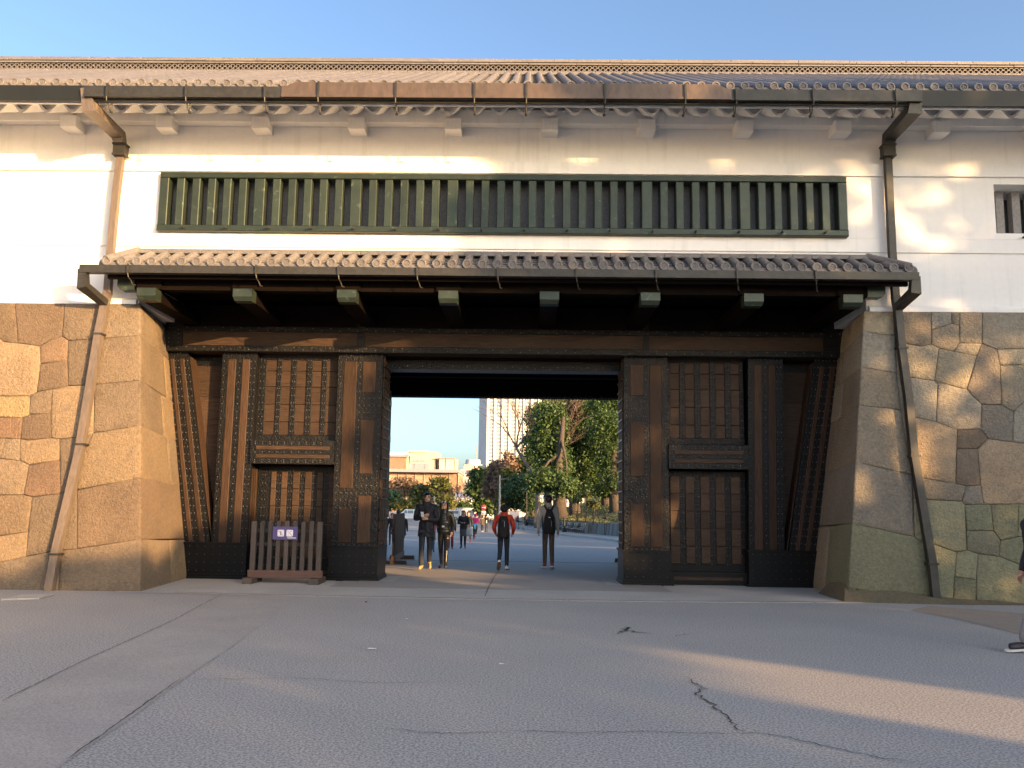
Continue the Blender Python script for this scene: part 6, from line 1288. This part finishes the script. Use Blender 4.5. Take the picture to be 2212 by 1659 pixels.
bgp = world(w1, p, R(-3), (-.16*H, -.01, .47*H+dz)); o = empty('handbag', bgp, 'black leather handbag hanging beside the woman in the quilted jacket', 'handbag'); MB().hexa([(-.05,-.11,-.13),(.05,-.11,-.13),(.05,.11,-.13),(-.05,.11,-.13),(-.035,-.09,.10),(.035,-.09,.10),(.035,.09,.10),(-.035,.09,.10)]).build('bag_body', leather, o); mb = MB(); mb.tube([(0,-.07,.09),(.0,-.04,.36),(.02,.0,.46),(.0,.04,.36),(0,.07,.09)], .008, 5); mb.build('strap', leather, o)
# 3 orange jacket and black rucksack, walking away
org = cloth((.62,.055,.018), .6); p = feet(1087, 1232.5); p.z += .012; H = hgt(1087, 1091, p); rz = R(178)
m3, dz, H, hc, JA = person('person in an orange jacket and black knit cap walking into the gate', p, rz, H, ((13,5),(-20,34)), (((.05,.0,-.155),(-.02,-.09,-.085)),((.05,.0,-.155),(-.02,-.09,-.085))), org, jean, WHS, pad=.013, ank=.034, hair='none', cap=blk, skirt=[(.60,.475,.092,.074,.008,org,'jacket_hem')], face=False, sole=plain('gum_sole', (.16,.09,.05), .7))
mb = MB(); mb.loft([(0,.006*H,.80*H+dz,.07*H,.06*H),(0,.006*H,.845*H+dz,.058*H,.058*H),(0,.006*H,.87*H+dz,.054*H,.055*H)], 14, cap=False); mb.build('collar', org, m3, True)
def rucksack(label, root_p, rz, H, dz, mt, wv, hv, zc, tri=False):
    c = world(None, root_p, rz, (0, .135*H if not tri else .125*H, zc*H+dz)); o = empty('rucksack', c, label, 'rucksack', None, rz)
    top_w = .62 if not tri else .40; rg = []
    for t, sw, sd_ in ((0,.90,.75),(.06,1.0,.95),(.3,1.0,1.0),(.6,.95 if not tri else .88,.92),(.85,.82 if not tri else .6,.70),(.97,top_w,.5),(1.0,top_w*.8,.3)): rg.append((0, 0, (-.5+t)*hv*H, wv*H*sw, .06*H*sd_))
    mb = MB(); mb.loft(rg, 16); bb = mb.build('pack_body', mt, o, True); return o, bb
o, bb = rucksack('black rucksack on the back of the person in orange', p, rz, H, dz, blk, .088, .33, .645)
for x in (-.02, ): MB().box(x*H-.004,x*H+.004,.066*H,.072*H,.0,.09*H).build('zip_pull', greyp, bb)
mb = MB(); mb.tube([(-.02*H,.06*H,.08*H),(0,.066*H,.10*H),(.02*H,.06*H,.08*H)], .004, 5); mb.build('emblem', plain('emblem_grey', (.10,.10,.10), .4), bb)
for sx in (-1, 1): mb = MB(); mb.tube([(sx*.045*H,-.04*H,.13*H),(sx*.058*H,-.12*H,.17*H),(sx*.060*H,-.215*H,.10*H),(sx*.075*H,-.20*H,-.02*H),(sx*.085*H,-.05*H,-.13*H)], .013*H, 6); mb.build('shoulder_strap', blk, o)
for sx in (-1, 1): mb = MB(); mb.tube([(sx*.075*H,.0,-.16*H),(sx*.05*H,.03*H,-.20*H),(sx*.02*H,.02*H,-.225*H)], .005*H, 5); mb.build('hip_strap', blk, o)
# 4 cream jumper, black rucksack
crm = cloth((.52,.48,.42)); brn = cloth((.085,.058,.042)); redsh = plain('red_shoe', (.22,.03,.035), .5); p = feet(1184, 1229.5); p.z += .012; H = hgt(1184, 1073, p); rz = R(184)
m4, dz, H, hc, JA = person('man in a cream jumper and brown trousers standing with his back turned', p, rz, H, ((-7,8),(6,3)), (None,((.035,.01,-.165),(.0,-.05,-.14))), crm, brn, redsh, pad=.007, ank=.030, hair='tousled', hairm=HAIRB, face=False, hip=.92, sole=WHS)
mb = MB(); mb.loft([(0,.006*H,.815*H+dz,.052*H,.048*H),(0,.006*H,.868*H+dz,.044*H,.043*H)], 14, cap=False); mb.build('roll_neck', crm, m4, True)
o, bb = rucksack('black teardrop rucksack with a white emblem on the man in the cream jumper', p, rz, H, dz, blk, .085, .345, .615, True)
mb = MB(); mb.prism([(-.012*H,.055*H),(.022*H,.062*H),(.014*H,.050*H),(-.004*H,.046*H)], .061*H, .064*H); mb.build('emblem', wt, bb); MB().box(-.024*H,-.020*H,.058*H,.064*H,-.07*H,.01*H).build('zip_pull', greyp, bb)
for sx in (-1, 1): mb = MB(); mb.tube([(sx*.03*H,.0,.15*H),(sx*.062*H,-.06*H,.215*H),(sx*.068*H,-.14*H,.20*H),(sx*.075*H,-.19*H,.10*H),(sx*.082*H,-.06*H,-.12*H)], .014*H, 6); mb.build('shoulder_strap', blk, o)
mb = MB(); mb.tube([(-.022*H,.02*H,.165*H),(-.018*H,.03*H,.195*H),(.018*H,.03*H,.195*H),(.022*H,.02*H,.165*H)], .006*H, 6); mb.build('haul_loop', blk, bb)
# 5-6 couple walking away on the left
p = feet(858, 1181); H = hgt(858, 1103.5, p); person('man in a dark padded jacket walking away beside the hooded coat', p, R(183), H, ((-8,10),(8,4)), (None,None), cloth((.022,.026,.032)), jean, dkshoe, pad=.012, face=False, detail=False, skirt=[(.60,.47,.088,.072,.01,cloth((.022,.026,.032)),'jacket_hem')])
p = feet(868.5, 1183.5); H = hgt(870, 1110, p); brc = cloth((.030,.024,.026)); w2, dz, H, hc, JA = person('woman in a long dark hooded coat and white trainers walking away', p, R(177), H, ((-22,38),(9,6)), (None,None), brc, jean, WHS, pad=.014, hair='long', face=False, detail=False, skirt=[(.62,.34,.094,.078,.018,brc,'coat_hem')])
mb = MB(); mb.ball((0,.055*H,.80*H+dz), (.075*H,.05*H,.05*H), 12); mb.build('hood', brc, w2, True)
# 7 smiling woman with white bag, 8 man behind her
p = feet(1000, 1185); H = hgt(1000, 1104, p); spk = mat('speckled_skirt', (.10,.11,.12), (.03,.03,.035), rough=.9, big=14, fine=40, stretch=(2,2,.6), bump=.1); w3, dz, H, hc, JA = person('smiling woman in a black coat, speckled skirt and tall boots', p, R(0), H, ((4,6),(-4,4)), (((.035,0,-.165),(-.10,-.10,.02)),((.035,0,-.165),(-.10,-.10,.02))), blk, blk, leather, pad=.012, boot=leather, hair='long', hairlen=.0, hairm=HAIRB, skirt=[(.64,.49,.092,.074,.012,blk,'coat_hem'),(.50,.29,.080,.07,.016,spk,'skirt')], detail=False)
bgp = world(None, p, 0, (.16*H, -.02, .44*H+dz)); o = empty('tote_bag', bgp, 'white cloth tote hanging from the arm of the smiling woman', 'tote bag'); mb = MB(); mb.loft([(0,0,-.22,.13,.05),(0,0,-.12,.16,.07),(0,0,.08,.13,.05),(0,0,.16,.07,.02)], 12); mb.build('bag_body', cloth((.62,.62,.58)), o, True); mb = MB(); mb.tube([(-.06,0,.12),(-.03,0,.42),(.03,0,.42),(.06,0,.12)], .012, 5); mb.build('strap', cloth((.62,.62,.58)), o)
p = feet(1010.5, 1172); H = hgt(1010.5, 1106, p); person('man in black with red shoes, mostly hidden behind the smiling woman', p, R(-8), H, ((14,4),(-18,12)), (None,None), blk, cloth((.03,.03,.04)), redsh, pad=.01, detail=False, hairm=HAIRB)
# 9 runner in pink
pink = cloth((.70,.03,.17), .6); p = feet(1026, 1167); H = hgt(1025, 1110, p); blue = cloth((.10,.45,.62), .7); r9, dz, H, hc, JA = person('runner in a pink top and cap with a blue jacket tied round the waist', p, R(176), H, ((-24,48),(12,10)), (((.05,.03,-.15),(-.03,-.11,.03)),((.05,.03,-.15),(-.03,-.11,.03))), pink, blk, plain('pink_shoe', (.80,.15,.22), .5), hair='none', cap=cloth((.60,.02,.09)), detail=False, face=False, skirt=[(.60,.55,.080,.066,.006,blue,'tied_jacket')])
mb = MB(); mb.hexa([(-.03*H,.07*H,.40*H+dz),(.03*H,.07*H,.40*H+dz),(.03*H,.085*H,.40*H+dz),(-.03*H,.085*H,.40*H+dz),(-.05*H,.06*H,.57*H+dz),(.05*H,.06*H,.57*H+dz),(.05*H,.078*H,.57*H+dz),(-.05*H,.078*H,.57*H+dz)]); mb.build('jacket_sleeve', blue, r9)
# 10-11 far pair
p = feet(1041.5, 1149.5); H = hgt(1042, 1116, p); person('small far figure in a brown coat walking beside a man in black', p, R(180), H, ((-8,10),(8,6)), (None,None), cloth((.10,.075,.065)), jean, WHS, pad=.014, detail=False, face=False, skirt=[(.62,.42,.09,.075,.012,cloth((.10,.075,.065)),'coat_hem')])
p = feet(1050.5, 1149.5); H = hgt(1051, 1112.5, p); person('far man all in black with a white bottle at his back', p, R(180), H, ((-6,8),(7,5)), (None,None), blk, cloth((.05,.045,.045)), dkshoe, pad=.01, detail=False, face=False)
bp = world(None, p, R(180), (0,.10*H,.62*H)); o = empty('bottle', bp, 'white bottle carried on the back of the far man in black', 'bottle'); mb = MB(); mb.lathe([(.04,-.14),(.04,.08),(.018,.11),(.018,.14)], (0,0,0), 'z', 8); mb.build('flask', wt, o)
# 12-13 people half hidden behind the nearer couple
p = feet(972.5, 1186); H = hgt(978, 1109, p); red_ = mat('patterned_red', (.30,.03,.03), (.16,.02,.02), rough=.8, big=9, fine=30, bump=.1); person('person in wide patterned red trousers half hidden by the woman in the quilted jacket', p, R(0), H, ((5,6),(-5,4)), (None,None), cloth((.03,.03,.032)), red_, dkshoe, pad=.012, boot='flare', detail=False, hairm=HAIRB)
p = feet(931, 1193); H = 1.55; person('person in a pink coat and jeans almost hidden behind the man in the parka', p, R(5), H, ((6,6),(-8,6)), (None,None), cloth((.50,.08,.12)), cloth((.12,.16,.24)), dkshoe, pad=.012, detail=False, skirt=[(.62,.45,.09,.075,.012,cloth((.50,.08,.12)),'coat_hem')])
# 14-15 heads beyond the left barrier
p = feet(845, 1178); H = hgt(844, 1110, p); person('dark-haired person coming along behind the left passage barrier', p, R(10), H, ((6,6),(-6,4)), (None,None), blk, jean, dkshoe, pad=.01, detail=False)
p = feet(834, 1152); H = hgt(834, 1112, p); person('far person in a white shirt beyond the left passage barrier', p, R(0), H, ((6,6),(-6,4)), (None,None), cloth((.55,.56,.58)), jean, dkshoe, pad=.006, detail=False)
# 16 passer-by at the right edge of the forecourt, heading left
p = pz(2258, 1408); p.z = .005; grey = cloth((.24,.25,.27)); trn = plain('trainer_black', (.014,.014,.016), .5); m16, dz, H, hc, JA = person('passer-by in grey trousers, dark jacket and black trainers crossing by the mossy stone wall', p, R(-90), 1.72, ((-18,24),(20,2)), (((.03,.02,-.165),(.0,-.06,-.14)),((.03,-.03,-.16),(.0,-.09,-.12))), navy, grey, trn, pad=.014, ank=.040, sole=WHS, face=True, skirt=[(.60,.46,.09,.075,.01,navy,'jacket_hem')])
for i_, nm in ((0,'sole'),):
    pass
tj = [k for k in range(len(JA)) if JA[k][2] < .2][:]
# fallen leaf and scraps of paper on the forecourt
o = tag(MB().add([(0,-.03,.0),(.025,0,.012),(0,.04,.004),(-.025,0,.014),(.0,.0,.022)], [(0,1,4),(1,2,4),(2,3,4),(3,0,4)]).build('fallen_leaf', plain('leaf_red', (.16,.035,.02), .8)), 'curled dark red fallen leaf on the asphalt before the apron', 'leaf'); q = pz(791, 1302); o.location = (q.x, q.y, .004)
for i_, (x, y, s_) in enumerate(((804,1403,.05),(1084,1436,.028),(879,1338,.02))):
    q = pz(x, y); o = tag(MB().add([(-s_,-s_*.5,.006),(s_,-s_*.7,.009),(s_*.8,s_*.6,.006),(-s_*.7,s_*.5,.012)], [(0,1,2,3)]).build('paper_scrap', M['plaster']), ('flat pale scrap of paper, the largest on the forecourt','tiny white scrap of paper lying alone mid-forecourt','tiny white scrap near the crack before the apron')[i_], 'paper scrap'); o.location = (q.x, q.y, .003)
